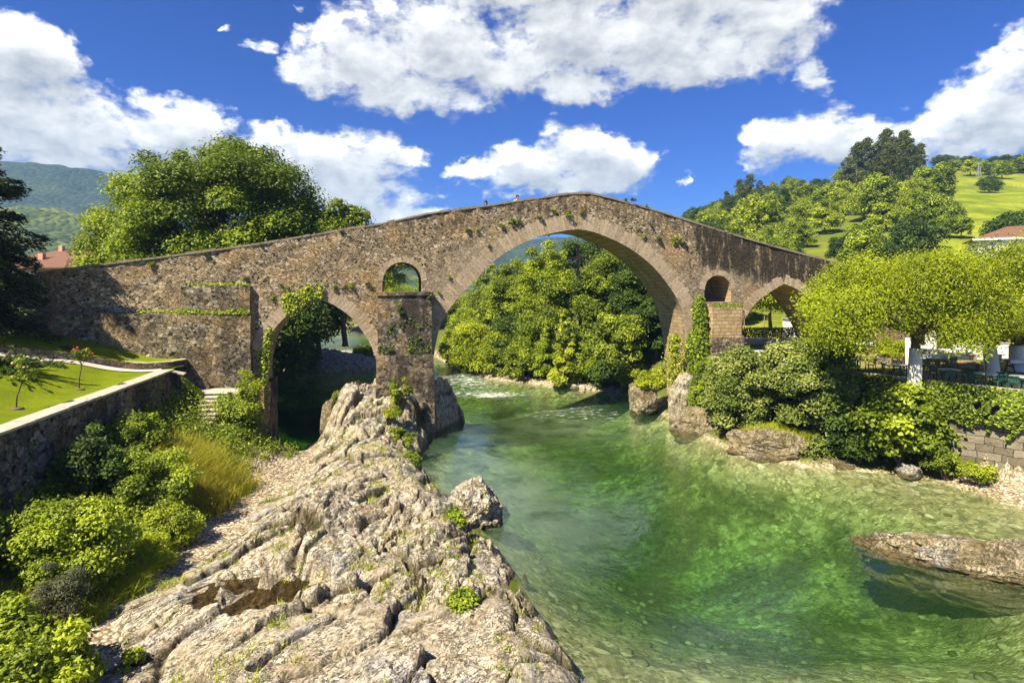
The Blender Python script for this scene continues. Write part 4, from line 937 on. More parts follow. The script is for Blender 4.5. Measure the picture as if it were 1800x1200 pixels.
def tree(name, label, cat, base, h, R, seed, lm, k=70, per=170, size=.32, rc=None, cz=.62, inner=.45, trunk=.25, group=None, bark=None, low=-.5, lump=.35, up=.55, forkz=.35, droop=.0, aspect=.6, extra=None, white=None, hemi=-.55, spray=.3):
    rng = np.random.RandomState(seed); root = thing(name, label, cat, base, 0, group); Rz = h*(1-cz)/1.05
    cl = crown_clumps((0, 0, h*cz), (R[0], R[1], Rz), k, rc or (R[0]*.24), rng, inner, lump, low)
    if extra is not None: cl = np.concatenate([cl, np.array(extra, float)])
    leafmesh('crown', [clump_leaves(cl, per*1.7, size*.74, rng, up, .8, .22, hemi, aspect, droop, spray+.15)], lm, root)
    mb = MB(seed); fk = (rng.normal()*.1, rng.normal()*.1, h*forkz)
    limbs(mb, (0, 0, 0), fk, [cl[i, :3] for i in rng.choice(len(cl), min(14, len(cl)), False)], trunk, rng, 7, bool(white))
    mb.build('trunk', bark or M_BARK, root, True)
    if white:
        mw = MB(seed); mw.tube([(0, 0, -.2), (0, 0, .1), (fk[0]*white/fk[2], fk[1]*white/fk[2], white)], [trunk*1.62, trunk*1.24, trunk*1.12], 12); mw.build('whitewashed_bark', M_WHITEW, root, True)
    return root
def bush(name, label, cat, base, R, seed, lm, k=40, per=150, size=.16, rc=None, inner=.35, lump=.45, group=None, up=.5, aspect=.6, hemi=-.5, spray=.35, stems=6, flat=.85):
    rng = np.random.RandomState(seed); root = thing(name, label, cat, base, 0, group)
    cl = crown_clumps((0, 0, R[2]*.42), (R[0], R[1], R[2]*.58), k, rc or R[0]*.27, rng, inner, lump, -.75)
    leafmesh('foliage', [clump_leaves(cl, per*1.5, size*.8, rng, up, flat, .2, hemi, aspect, 0, spray+.25)], lm, root)
    mb = MB(seed)
    for i in range(stems):
        t = cl[rng.randint(len(cl)), :3]; mb.tube([(rng.normal()*.08, rng.normal()*.08, -.25), t*.5+rng.normal(size=3)*.05, t], [.05*R[0]**.5, .03, .008], 5)
    mb.build('stem', M_BARK, root); return root
def blades(P, h, rng, lean=.35, w=.02, segs=2):
    """grass blades rooted at P"""
    n = len(P); a = rng.rand(n)*2*PI; hh = h*rng.uniform(.55, 1.3, n); ld = np.stack([np.cos(a), np.sin(a), np.zeros(n)], -1)*(hh*lean*rng.uniform(.2, 1.6, n))[:, None]
    b = rng.rand(n)*2*PI; wd = np.stack([np.cos(b), np.sin(b), np.zeros(n)], -1)*w*.5
    rows = []
    for i in range(segs+1):
        t = i/segs; c = P+np.stack([0*hh, 0*hh, hh*(t-.22*t*t)], -1)+ld*(t*t); ww = wd*(1-t*.9); rows += [c-ww, c+ww]
    V = np.stack(rows, 1).reshape(-1, 3); k = 2*(segs+1); F = []
    o = np.arange(n)[:, None]*k
    for i in range(segs): F.append(o+np.array([2*i, 2*i+1, 2*i+3, 2*i+2]))
    return V, np.stack(F, 1).reshape(-1, 4), np.repeat(rng.rand(n), segs)

# ------------------------------------------------------------------ plants on the bridge
def wall_leaves(name, pts, size, rng, m, label, cat, n_out=(-KB*-1*0, 0), spread=.12, kind=None, group=None, down=.3):
    nr = np.array([KB*CU, -CU, .35]); P = np.array(pts)+rng.normal(size=(len(pts), 3))*spread
    N = unit(nr+rng.normal(size=P.shape)*.45); V, F = leaf_quads(P, N, size, rng, .85, .2)
    LEAFCOUNT[0] += len(F)
    o = mk(name, V, F, m, None, {'rnd': ('FACE', rng.rand(len(F)))}); return tag(o, label, cat, group, kind)
def tufts():
    g = 'small plants rooted in the bridge wall'
    protos = []
    for s in range(4):
        rng = np.random.RandomState(s+5); cl = crown_clumps((0, 0, 0), (.22, .16, .2), 6, .13, rng)
        V, F, T = clump_leaves(cl, 36, .085, rng); V2, F2, T2 = blades(rng.normal(size=(30, 3))*.08, .28, rng, .8, .02)
        o = leafmesh('wall_plant', [(V, F, T), (V2, F2, T2)], [L_MID, L_DARK, L_DARK, L_MID][s]); protos.append(o)
    L = [(1191,425,2.2),(1200,430,1.6),(1156,421,1.5),(1133,417,1),(1123,404,1),(1144,396,.8),(1027,376,1.5),(1000,378,1.7),(972,374,1.5),(949,384,1.3),(913,392,1.8),(900,390,1.4),(880,398,1.2),(823,406,1.2),(862,433,1.0),(840,407,1.0),(505,509,1.1),(493,501,.8),(608,505,1.2),(618,503,1.1),(590,506,1),(645,500,1.2),(655,508,1.1),(790,487,.8),(770,516,.9),(362,448,1.0),(365,456,.8),(262,467,1),(457,430,.7),(600,409,1.2),(612,418,1.0),(430,489,.8),(700,540,1.0),(706,552,1.3),(690,575,1.2),(480,524,.9),(757,522,1.3),(1255,545,.9),(690,615,1.3),(720,618,1.2),(745,620,1.0),(1113,353,1.4),(1100,352,1.0),(1137,362,.8),(270,412+52,.8),(560,700-160,.8),(966,414,.9)]
    r = random.Random(2)
    for i, (px, py, s) in enumerate([(a, b, c*.72) for a, b, c in L]):
        pr = 0 <= px and 660 < px < 762 and py > 520; a, z = bp(px, py, -1.2 if pr else -.06); w = b2w(a, -1.2 if pr else -.06, z)
        src = protos[i % 4]
        o = src if i < 4 else src.copy()
        if i >= 4: COL.objects.link(o)
        o.location = w; o.scale = (s, s, s); o.rotation_euler = (0, 0, r.uniform(0, 6)); tag(o, 'small green tuft growing out of the bridge masonry', 'plant', g)
    # rows of plants on the two ledges of the abutment
    rng = np.random.RandomState(8); P = []
    for k in range(1500):
        px = 300+138*rng.rand()**.7; n = -.2-.28*rng.rand(); a, z = bp(px, 551, n); P.append(b2w(a, n, z-.02+(.34*rng.rand() if fbm2(np.array([px/9.]), np.array([0.]), 5, 3)[0] > -.02 else .1*rng.rand())))
    for k in range(260):
        px = 330+108*rng.rand(); n = -.1-.16*rng.rand(); a, z = bp(px, 501, n); P.append(b2w(a, n, z-.02+.12*rng.rand()))
    for k in range(160):
        px = 240+60*rng.rand(); n = -.42; a, z = bp(px, 549, n); P.append(b2w(a, n, z+.1*rng.rand()))
    wall_leaves('ledge_plants', P, .11, rng, L_BRI, 'row of bright green weeds along the ledge of the left bridge abutment', 'plants', kind='stuff', spread=.04)
    P = []
    for k in range(500):
        px = 1252+54*rng.rand(); n = -.2-.8*rng.rand(); a, z = bp(px, 541, n); P.append(b2w(a, n, z+.02+.25*rng.rand()))
    wall_leaves('ledge_plants', P, .10, rng, L_MID, 'strip of grassy plants on the ledge of the right bridge pier', 'plants', kind='stuff', spread=.05)
    # creeper above the small left arch
    P = []
    for (cx, cy, rx, ry, n) in ((508, 532, 9, 16, 260), (520, 541, 10, 6, 110), (538, 520, 13, 12, 300), (543, 511, 9, 9, 160), (520, 519, 10, 5, 80), (556, 520, 12, 5, 120), (562, 514, 4, 11, 110), (500, 527, 7, 10, 90), (509, 545, 8, 8, 120)):
        for k in range(n):
            q, w_ = rng.normal()*.5*rx+cx, rng.normal()*.5*ry+cy; a, z = bp(q, w_, -.12); P.append(b2w(a, -.09-.15*rng.rand(), z))
    wall_leaves('ivy', P, .15, rng, L_BRI, 'bright green creeper spreading over the crown of the small left arch', 'ivy', spread=.05)
    P = []
    for k in range(1100):
        t = rng.rand(); py = 575+135*t; px = 470-12*min(1, t*2.5)+rng.normal()*4+4; a, z = bp(px, py, 0); P.append(b2w(a, -.1+.5*rng.rand()**2, z))
    wall_leaves('ivy', P, .15, rng, L_MID, 'thin creeper climbing the left edge of the small left arch', 'ivy', spread=.08)
    # tall ivy column on the right pier
    P = []; 
    for k in range(9000):
        t = rng.rand()**.85; py = 522+185*t; hw = (2+26*min(1, t*1.7)**.8)*(.9+.2*math.sin(t*17)); px = 1230+(t*3)+rng.uniform(-1, 1)*hw; dep = -.30-1.25*math.sqrt(max(0, 1-((px-1230)/max(hw, 1))**2))*min(1, .3+t)*rng.uniform(.75, 1)
        a, z = bp(px, py, dep); P.append(b2w(a, dep, z))
    wall_leaves('ivy', P, .19, rng, L_MID, 'tall tapering column of dark ivy on the right main arch pier', 'ivy', spread=.09)
    P = []
    for k in range(1500):
        t = rng.rand(); py = 590+85*t; px = 1182+rng.normal()*(4+9*t); n = .1+rng.rand()*.5; a, z = bp(px, py, n); P.append(b2w(a, n-.4, z))
    wall_leaves('ivy', P, .14, rng, L_BRI, 'light creeper hanging over the foot of the main arch left of the ivy column', 'ivy', spread=.09)
    P = []
    for k in range(700):
        px = 664+95*rng.rand(); py = 560+60*rng.rand()**.6; a, z = bp(px, py, -1.2); w_ = fbm2(np.array([px/22.]), np.array([py/15.]), 7, 3)[0]
        if w_ > .06: P.append(b2w(a, -1.22, z))
    wall_leaves('ivy', P, .12, rng, L_DARK, 'sparse dark creeper clinging to the front of the middle pier', 'ivy', spread=.03)
tufts()

# ------------------------------------------------------------------ cross and people on the bridge
def cross():
    Y = 43.6; c = at(1016, 453, Y); root = thing('hanging_cross', 'dark metal cross hanging under the crown of the main arch', 'cross', c)
    def flare(mb, L, w0, w1, t, ang, up=None):
        P = [(-w0/2, .1), (w0/2, .1), (w0/2*.9, L*.6), (w1/2, L*.92), (w1/2*.55, L), (0, L*.95), (-w1/2*.55, L), (-w1/2, L*.92), (-w0/2*.9, L*.6)]
        M = Matrix.Rotation(ang, 4, 'Y') @ Matrix.Rotation(PI/2, 4, 'X'); mb.prism(P, -t/2, t/2, M)
    for nm, L, ang in (('upper_arm', .98, 0), ('side_arm', .86, PI/2), ('side_arm', .86, -PI/2), ('lower_arm', 1.42, PI)):
        mb = MB(); flare(mb, L, .19, .33, .10, ang); mb.build(nm, M_RUST, root)
    mb = MB(); mb.lathe([(.03, -.07), (.13, -.07), (.15, 0), (.13, .07), (.03, .07)], sides=20); o = mb.build('centre_boss', M_GOLD, root); o.rotation_euler = (PI/2, 0, 0)
    mb = MB(); mb.tube([(0, 0, .93), (0, 0, 3.2)], .018, 6); mb.build('hanging_rod', M_IRON, root)
cross()
def skin_body(name, joints, edges, m, parent, lv=2):
    me = bpy.data.meshes.new(name); me.from_pydata([j[0] for j in joints], edges, []); me.materials.append(m); o = link(name, me, parent)
    o.modifiers.new('skin', 'SKIN')
    sk = me.skin_vertices[0].data
    for i, j in enumerate(joints):
        r = j[1]; sk[i].radius = (r, r) if not hasattr(r, '__len__') else r
    sk[0].use_root = True
    o.modifiers['skin'].use_smooth_shade = True
    s = o.modifiers.new('sub', 'SUBSURF'); s.levels = lv; s.render_levels = lv; return o
def person(px, label, shirt, face_dir, lean, hair_long, dz=0.0):
    a, z = bp(px, 355, .9); w = b2w(a, .95, 0); deck = float(topz(a))-1.0; w.z = deck+dz
    root = thing('person', label, 'person', w, math.atan(KB)+face_dir)
    L = lean     # forward lean towards -y
    J = [((0, 0, .95), (.15, .11)), ((0, -.10*L, 1.15), (.14, .10)), ((0, -.26*L, 1.38), (.17, .11)), ((0, -.34*L, 1.50), .055), ((0, -.37*L, 1.60), .07), ((0, -.39*L, 1.68), (.085, .10)), ((0, -.38*L, 1.76), .06),
         ((.10, .01, .88), .085), ((.11, -.02, .50), .062), ((.11, .02, .09), .045), ((.12, -.14, .05), .035), ((-.10, .01, .88), .085), ((-.11, .02, .50), .062), ((-.11, .05, .09), .045), ((-.12, -.11, .05), .035),
         ((.20, -.27*L, 1.40), .055), ((.29, -.40*L, 1.14), .042), ((.16, -.62*L-.02, 1.10), .033), ((.08, -.70*L-.02, 1.09), .030), ((-.20, -.27*L, 1.40), .055), ((-.29, -.40*L, 1.14), .042), ((-.16, -.62*L-.02, 1.10), .033), ((-.08, -.70*L-.02, 1.09), .030)]
    E = [(0, 1), (1, 2), (2, 3), (3, 4), (4, 5), (5, 6), (0, 7), (7, 8), (8, 9), (9, 10), (0, 11), (11, 12), (12, 13), (13, 14), (2, 15), (15, 16), (16, 17), (17, 18), (2, 19), (19, 20), (20, 21), (21, 22)]
    skin_body('body', J, E, M_SKIN, root)
    for s in (1, -1):      # fingers resting on the coping
        hx, hy, hz = s*.08, -.70*L-.02, 1.09
        for k in range(4):
            x0 = hx-s*(.0)+(k-1.5)*.018; ln = (.06, .075, .07, .055)[k]
            skin_body('finger', [((x0, hy, hz), .009), ((x0, hy-ln*.55, hz+.004), .0085), ((x0, hy-ln, hz-.012), .007)], [(0, 1), (1, 2)], M_SKIN, root, 1)
        skin_body('thumb', [((hx-s*.03, hy+.03, hz), .010), ((hx-s*.055, hy-.005, hz), .009), ((hx-s*.06, hy-.03, hz-.008), .008)], [(0, 1), (1, 2)], M_SKIN, root, 1)
    S = [((0, 0, .93), (.165, .125)), ((0, -.10*L, 1.15), (.155, .115)), ((0, -.26*L, 1.37), (.185, .125)), ((0, -.32*L, 1.46), .075), ((.20, -.27*L, 1.40), .072), ((.27, -.37*L, 1.20), .062), ((-.20, -.27*L, 1.40), .072), ((-.27, -.37*L, 1.20), .062)]
    skin_body('shirt', S, [(0, 1), (1, 2), (2, 3), (2, 4), (4, 5), (2, 6), (6, 7)], shirt, root)
    T = [((0, 0, .96), (.165, .12)), ((.10, .01, .86), .10), ((.11, -.02, .50), .078), ((.11, .02, .12), .065), ((-.10, .01, .86), .10), ((-.11, .02, .50), .078), ((-.11, .05, .12), .065)]
    skin_body('trousers', T, [(0, 1), (1, 2), (2, 3), (0, 4), (4, 5), (5, 6)], M_JEAN, root)
    hy = -.37*L; V, F = ico(3); V = V.copy(); hv = V*np.array([.112, .132, .128])*(1+.10*fbm3(V[:, 0]*6, V[:, 1]*6, V[:, 2]*6, 3, 3))[:, None]+np.array([0, hy+.018, 1.715])
    hv[:, 1] += np.where((V[:, 1] < -.5) & (V[:, 2] < -.15), .085, 0)
    if hair_long: hv[:, 2] -= np.where((V[:, 2] < -.2) & (V[:, 1] > -.2), .22, 0)
    mk('hair', hv, F, M_HAIR, root, None, True)
    V2, F2 = ico(1)
    for s in (1, -1):
        mk('eye', V2*.012+np.array([s*.034, hy-.115, 1.668]), F2, M_HAIR, root); mk('ear', V2*np.array([.012, .022, .032])+np.array([s*.088, hy, 1.655]), F2, M_SKIN, root)
    mk('nose', V2*np.array([.013, .022, .022])+np.array([0, hy-.122, 1.645]), F2, M_SKIN, root); mk('mouth', V2*np.array([.025, .008, .008])+np.array([0, hy-.102, 1.605]), F2, M_RED, root)
person(905, 'person with dark hair in a yellow top leaning on the bridge parapet', M_YSH, .35, 1.0, False, -.30)
person(856, 'person with long dark hair in a pale top, head just above the bridge parapet', M_PSH, -.6, .5, True, -.38)

# ------------------------------------------------------------------ left garden: retaining wall, steps, lawn, path
LW = [np.array(p) for p in ((-14.9, 6.0), (-16.15, 14.0), (-16.9, 19.0), (-18.2, 26.0), (-19.45, 32.6))]; LWZ = 5.05
def wall_run(mb_or, name, pts, thick, z0, z1, m, parent, seed, amp=.10, step=.3):
    """subdivided rough wall along a polyline; visible face to the right of travel"""
    P = np.array(pts, float); L = np.concatenate([[0], np.cumsum(np.hypot(*np.diff(P, axis=0).T))]); n = max(2, int(L[-1]/step)); t = np.linspace(0, L[-1], n+1)
    x = np.interp(t, L, P[:, 0]); y = np.interp(t, L, P[:, 1]); dx = np.gradient(x); dy = np.gradient(y); l = np.hypot(dx, dy); nx, ny = dy/l, -dx/l
    zt = z1 if hasattr(z1, '__len__') else np.full(n+1, z1)
    if len(zt) != n+1: zt = np.interp(t, L, zt)
    nz = max(2, int((zt.max()-z0)/step)); V = []; F = []
    for side in (0, 1):
        o = len(V)
        for i in range(n+1):
            for j in range(nz+1): V.append((x[i]-nx[i]*thick*side, y[i]-ny[i]*thick*side, z0+(zt[i]-z0)*j/nz))
        for i in range(n):
            for j in range(nz):
                f = (o+i*(nz+1)+j, o+(i+1)*(nz+1)+j, o+(i+1)*(nz+1)+j+1, o+i*(nz+1)+j+1); F.append(f if side == 0 else f[::-1])
    k = (n+1)*(nz+1)
    for i in range(n): F.append((i*(nz+1)+nz, (i+1)*(nz+1)+nz, k+(i+1)*(nz+1)+nz, k+i*(nz+1)+nz))
    for i in (0, n):
        for j in range(nz): F.append((i*(nz+1)+j, k+i*(nz+1)+j, k+i*(nz+1)+j+1, i*(nz+1)+j+1))
    V = np.array(V); d = fbm3(V[:, 0]*1.6, V[:, 1]*1.6, V[:, 2]*1.6, seed, 4)*amp*2; a = np.arctan2(P[-1, 1]-P[0, 1], P[-1, 0]-P[0, 0])
    V[:, 0] += d*math.sin(a); V[:, 1] -= d*math.cos(a)
    return mk(name, V, np.array(F), m, parent, {'stain': ('POINT', np.full(len(V), .8))})
def coping_run(name, pts, thick, z, h, m, parent, seed, over=.06, ln=(.8, 1.5)):
    P = np.array(pts, float); L = np.concatenate([[0], np.cumsum(np.hypot(*np.diff(P, axis=0).T))]); mb = MB(seed); r = random.Random(seed); t = 0
    def pn(t):
        p = np.array((np.interp(t, L, P[:, 0]), np.interp(t, L, P[:, 1]))); q = np.array((np.interp(min(t+.05, L[-1]), L, P[:, 0]), np.interp(min(t+.05, L[-1]), L, P[:, 1]))); o = np.array((np.interp(max(t-.05, 0), L, P[:, 0]), np.interp(max(t-.05, 0), L, P[:, 1])))
        d = (q-o)/np.linalg.norm(q-o); return p, np.array((d[1], -d[0]))
    while t < L[-1]-.1:
        e = min(t+r.uniform(*ln), L[-1]); pa, na = pn(t+.01); pb, nb = pn(e-.01); hh = h*r.uniform(.9, 1.1)
        zz = z if not callable(z) else None
        za = z(pa) if zz is None else z; zb = z(pb) if zz is None else z; j = r.uniform(-.02, .03)
        Q = [(*(pa+na*(over+j)), za), (*(pb+nb*(over+j)), zb), (*(pb-nb*(thick+over)), zb), (*(pa-na*(thick+over)), za)]
        mb.add(Q+[(q[0], q[1], q[2]+hh) for q in Q], [(0, 3, 2, 1), (4, 5, 6, 7), (0, 1, 5, 4), (1, 2, 6, 5), (2, 3, 7, 6), (3, 0, 4, 7)]); t = e
    return mb.build(name, m, parent)
def lawnz(x, y):
    xs = np.interp(y, [p[1] for p in LW], [p[0] for p in LW]); d = np.maximum(xs-x-.5, 0); return 5.0+.27*np.maximum(d-.9, 0)*sstep(d, 0, 4)+.04*np.maximum(y-31, 0)
def left_garden():
    r = thing('retaining_wall', 'long dark rubble wall with pale flat coping holding up the left lawn', 'wall', (0, 0, 0))
    wall_run(None, 'wall_face', LW, .62, -.4, LWZ, M_RET, r, 5); coping_run('coping', LW, .62, LWZ+.003, .10, M_COPE, r, 6)
    ys = np.arange(4, 37.5, .5); V = []; F = []; nx = 50
    for y in ys:
        x1 = np.interp(y, [p[1] for p in LW], [p[0] for p in LW])-.3
        for i in range(nx): 
            x = x1-(i/(nx-1))**1.3*24; V.append((x, y, float(lawnz(np.array(x), np.array(y)))+.04*float(fbm2(np.array([x/1.5]), np.array([y/1.5]), 4, 2)[0])))
    for j in range(len(ys)-1):
        for i in range(nx-1): F.append((j*nx+i, (j+1)*nx+i, (j+1)*nx+i+1, j*nx+i+1))
    tag(mk('lawn', V, F, M_LAWN, None, None, True), kind='structure')
    # path and its stone kerb
    PP = [np.array(p) for p in ((-20.2, 32.75), (-21.6, 32.2), (-23.5, 30.6), (-26.5, 27.6), (-30, 23.6), (-34, 19))]
    def off(P, d):
        o = []
        for i, p in enumerate(P):
            q = P[min(i+1, len(P)-1)]-P[max(i-1, 0)]; q = q/np.linalg.norm(q); o.append(p+np.array((q[1], -q[0]))*d)
        return o
    A, B = off(PP, .45), off(PP, -.45); V = []; F = []
    def dens(P, n=60):
        P = np.array(P); t = np.linspace(0, len(P)-1, n); return np.stack([np.interp(t, range(len(P)), P[:, k]) for k in (0, 1)], -1)
    A, B = dens(A), dens(B)
    for a, b in zip(A, B):
        for k in range(4):
            p = a+(b-a)*k/3; V.append((p[0], p[1], float(lawnz(p[0], p[1]))+.05))
    for i in range(len(A)-1):
        for k in range(3): F.append((i*4+k, i*4+k+1, (i+1)*4+k+1, (i+1)*4+k))
    tag(mk('path', V, F, M_CONC), kind='structure')
    # raised strip of lawn between the path and the bridge with its kerb wall
    K = A if A[0][1] > B[0][1] else B
    KK = [np.array((-19.7, 34.2)), np.array((-20.15, 33.35))]+[k for k in K[2:]]
    KK = np.array(KK); zf = lambda p: float(lawnz(p[0], p[1]))+.06
    r2 = thing('kerb_wall', 'low stone kerb wall edging the raised lawn strip above the path', 'wall')
    o = coping_run('kerb_stone', KK, .25, zf, .30, M_RET, r2, 12, .0, (.6, 1.1)); coping_run('coping', KK[:14], .25, lambda p: zf(p)+.31, .06, M_COPE, r2, 13, .04, (.7, 1.2))
    V = []; F = []; n = len(KK)
    for i, k in enumerate(KK):
        d = np.array((-.2, 1.0)); d = d/np.linalg.norm(d)
        for q in range(8):
            t = q/7*np.interp(i, [0, 3, n-1], [1.2, 3.0, 14]); p = k+d*t*1.0+np.array((-.15, .1)); V.append((p[0], p[1], float(lawnz(p[0], p[1]))+.33))
    for i in range(n-1):
        for q in range(7): F.append((i*8+q, i*8+q+1, (i+1)*8+q+1, (i+1)*8+q))
    tag(mk('lawn', V, F, M_LAWN, None, None, True), kind='structure')
    # steps down to the beach with the sloping side wall
    st = thing('stone_steps', 'narrow flight of worn stone steps between the retaining wall and the bridge abutment', 'steps')
    n = 10; rnd = random.Random(4)
    for i in range(n):
        y = 33.9-i*.34; z = 3.62-i*.17; x0 = -18.15+.03*i; mb = MB(i)
        mb.box(x0, x0+1.42, y-.36, y+.02, z-.075, z, j=.012, bev=.02); mb.build('tread', M_COPE, st)
        mb = MB(i+20); mb.box(x0+.04, x0+1.38, y-.31, y+.02, z-1.2, z-.08); mb.build('riser', M_RET, st)
    mb = MB(7); mb.box(-19.2, -16.3, 33.93, 35.2, 2.2, 3.60); mb.build('landing', M_COPE, st)
    sw = thing('stair_wall', 'short sloping rubble wall beside the stone steps, overhung by weeds', 'wall')
    wall_run(None, 'wall_face', [(-19.42, 32.62), (-18.9, 32.75), (-18.2, 33.3)], .45, .5, [4.92, 4.75, 3.7], M_RET, sw, 15)
    mb = MB(5); mb.add([(-19.5, 32.55, 4.93), (-18.85, 32.68, 4.80), (-19.0, 33.2, 4.80), (-19.6, 33.1, 4.93), (-19.5, 32.55, 5.0), (-18.85, 32.68, 4.87), (-19.0, 33.2, 4.87), (-19.6, 33.1, 5.0)], [(0, 3, 2, 1), (4, 5, 6, 7), (0, 1, 5, 4), (1, 2, 6, 5), (2, 3, 7, 6), (3, 0, 4, 7)]); mb.build('coping', M_COPE, sw)
    rng = np.random.RandomState(4); P = []
    for k in range(700):
        t = rng.rand(); p = np.array((-19.0+.9*t, 32.65+.6*t, 4.75-1.0*t)); P.append(p+np.array((.08, -.08, -abs(rng.normal())*.35)))
    V, F = leaf_quads(np.array(P), unit(np.array([.5, -.5, .5])+rng.normal(size=(700, 3))*.5), .12, rng); tag(mk('hanging_weeds', V, F, L_MID, None, {'rnd': ('FACE', rng.rand(700))}), 'weeds hanging over the sloping wall by the stone steps', 'plant')
    # dark stone on the lawn
    p = on(106, 599, 7.25); boulder('garden_stone', (-24.7, 31.6, float(lawnz(-24.7, 31.6))+.42), (.45, .25, .16), 51, M_RET, 'small dark flat stone lying on the upper strip of lawn', .3, 3)
left_garden()
def rose(base, h, seed, label, mflower, lean):
    rng = np.random.RandomState(seed); root = thing('rose_bush', label, 'rose bush', base)
    top = np.array([lean*h*.25, 0, h*.55]); mb = MB(seed)
    mb.tube([(0, 0, -.1), (lean*.05, 0, h*.25), tuple(top)], [.035, .028, .022], 6)
    for k in range(6): mb.tube([tuple(top), tuple(top+rng.normal(size=3)*np.array([.2, .2, .1])+np.array([0, 0, h*.25]))], [.014, .006], 5)
    mb.build('stem', M_BARK, root)
    cl = crown_clumps(top+np.array([0, 0, h*.2]), (.32, .32, h*.25), 18, .17, rng); leafmesh('foliage', [clump_leaves(cl, 55, .085, rng)], L_MID, root)
    V, F = ico(2)
    for k in range(7):
        c = top+np.array([rng.normal()*.25, rng.normal()*.25, h*(.1+.38*rng.rand())]); v = V*(.042+.018*rng.rand())*(1+.25*fbm3(V[:, 0]*3, V[:, 1]*3, V[:, 2]*3, k, 2))[:, None]; mk('flower', v+c, F, mflower, root, None, True)
    mb = MB(seed); mb.lathe([(.26, -.05), (.24, .03), (.1, .06), (.02, .06)], sides=12); mb.build('soil_ring', M_BARK, root)
b = (-20.4, 26.8); rose((b[0], b[1], float(lawnz(*b))), 2.1, 3, 'slim standard rose with red blooms standing on the left lawn', M_RED, .25)
b = (-19.7, 22.6); rose((b[0], b[1], float(lawnz(*b))), 1.85, 5, 'leaning standard rose with faded pale blooms nearer the retaining wall', M_PINK, .5)
# juniper spreading on the lawn
def juniper():
    rng = np.random.RandomState(6); b = (-23.6, 26.2); root = thing('juniper', 'low spreading dark juniper on the left lawn beside the roses', 'shrub', (b[0], b[1], float(lawnz(*b))-.1))
    Vs = []
    for k in range(110):
        a = rng.rand()*2*PI; L = rng.uniform(.6, 2.5); el = rng.uniform(.05, .7)*(1.3-L/2.8); n = 55; t = rng.rand(n)**.7
        c = np.stack([np.cos(a)*L*t*1.25, np.sin(a)*L*t, L*t*math.tan(el)-.18*(L*t)**2*.5+.25], -1)+rng.normal(size=(n, 3))*.10*(1.1-t)[:, None]
        N = unit(rng.normal(size=(n, 3))*.5+np.array([0, 0, .8])); V, F = leaf_quads(c, N, .20, rng, .3, .2, np.array([np.cos(a), np.sin(a), .25])[None]*2); Vs.append((V, F, rng.rand(n)))
    leafmesh('foliage', Vs, L_DARK, root); mb = MB(1); mb.tube([(0, 0, -.2), (0.1, 0, .5), (.4, .2, 1.0)], [.12, .08, .03]); mb.build('trunk', M_BARK, root)
juniper()
def conifer():
    rng = np.random.RandomState(9); root = thing('conifer', 'dark drooping conifer at the left edge in front of the bridge ramp', 'tree', (-30.4, 30.4, 7.3)); H = 12.9
    mb = MB(2); mb.tube([(0, 0, -.4), (.1, 0, H*.5), (0, .1, H)], [.38, .25, .03], 9); parts = []
    for k in range(250):
        z = rng.uniform(.11, 1)*H; L = 5.3*(1-(z/H)**1.9)*rng.uniform(.65, 1.08)+.35; a = rng.rand()*2*PI; sl = .20 if z > H*.6 else -.05
        n = int(300*L/3); t = rng.rand(n)**.6
        dr = lambda t: sl*L*t-.10*(L*t)**1.6
        c = np.stack([np.cos(a)*L*t, np.sin(a)*L*t, z+dr(t)], -1); side = rng.normal(size=(n, 3))*.26*(1.15-t*.7)[:, None]; side[:, 2] = -np.abs(side[:, 2])*1.7; c = c+side
        N = unit(rng.normal(size=(n, 3))*.55+np.array([0, 0, .5])); V, F = leaf_quads(c, N, .26, rng, .34, .2, np.array([np.cos(a), np.sin(a), -.5])[None]*1.2); parts.append((V, F, rng.rand(n)*.6+rng.rand()*.4))
        mb.tube([(0, 0, z), (math.cos(a)*L*.5, math.sin(a)*L*.5, z+dr(.5)), (math.cos(a)*L*.95, math.sin(a)*L*.95, z+dr(.95))], [.06, .035, .01], 5)
    leafmesh('crown', parts, L_CON, root); mb.build('trunk', M_BARK, root)
conifer()

# ------------------------------------------------------------------ left bank vegetation
def gz(x, y): return float(G(np.array([x], float), np.array([y], float))[0])
bush('bush', 'round bright green bush in front of the retaining wall, largest on the left bank', 'bush', (-13.5, 17.4, gz(-13.5, 17.4)-.1), (1.3, 1.25, 2.6), 11, L_BRI, 60, 330, .15, .42)
bush('bush', 'broad-leaved yellow-green bush filling the bottom left corner', 'bush', (-11.1, 12.7, gz(-11.1, 12.7)-.2), (1.55, 1.3, 1.95), 12, L_BRI, 55, 270, .19, .42)
bush('bush', 'small leafy sprig on the pebbles right of the corner bush', 'bush', (-9.15, 13.7, gz(-9.15, 13.7)), (.38, .36, .65), 13, L_BRI, 16, 90, .11)
bush('bush', 'tall pale leafy bush in the middle of the left bank thicket', 'bush', (-14.3, 22.2, gz(-14.3, 22.2)-.1), (1.4, 1.3, 2.3), 14, L_MID, 60, 240, .15, .40)
bush('bush', 'yellow-green bush beside the gravel bank, right of the thicket', 'bush', (-12.75, 21.0, gz(-12.75, 21.0)-.1), (1.05, 1.0, 1.45), 15, L_BRI, 50, 210, .13, .33)
bush('bush', 'dark shrub hugging the foot of the retaining wall behind the round bush', 'bush', (-16.1, 21.8, gz(-16.1, 21.8)-.1), (1.2, 1.2, 2.4), 16, L_DARK, 45, 210, .16, .38)
bush('bush', 'mid green bush against the retaining wall below the stone steps', 'bush', (-17.0, 25.6, gz(-17.0, 25.6)-.1), (1.1, 1.2, 1.5), 17, L_MID, 45, 200, .16, .38)
bush('bush', 'low bushy weeds at the gravel edge in front of the yellow grass', 'bush', (-12.4, 19.2, gz(-12.4, 19.2)-.1), (.75, .7, .95), 18, L_YEL, 28, 150, .11, .24)
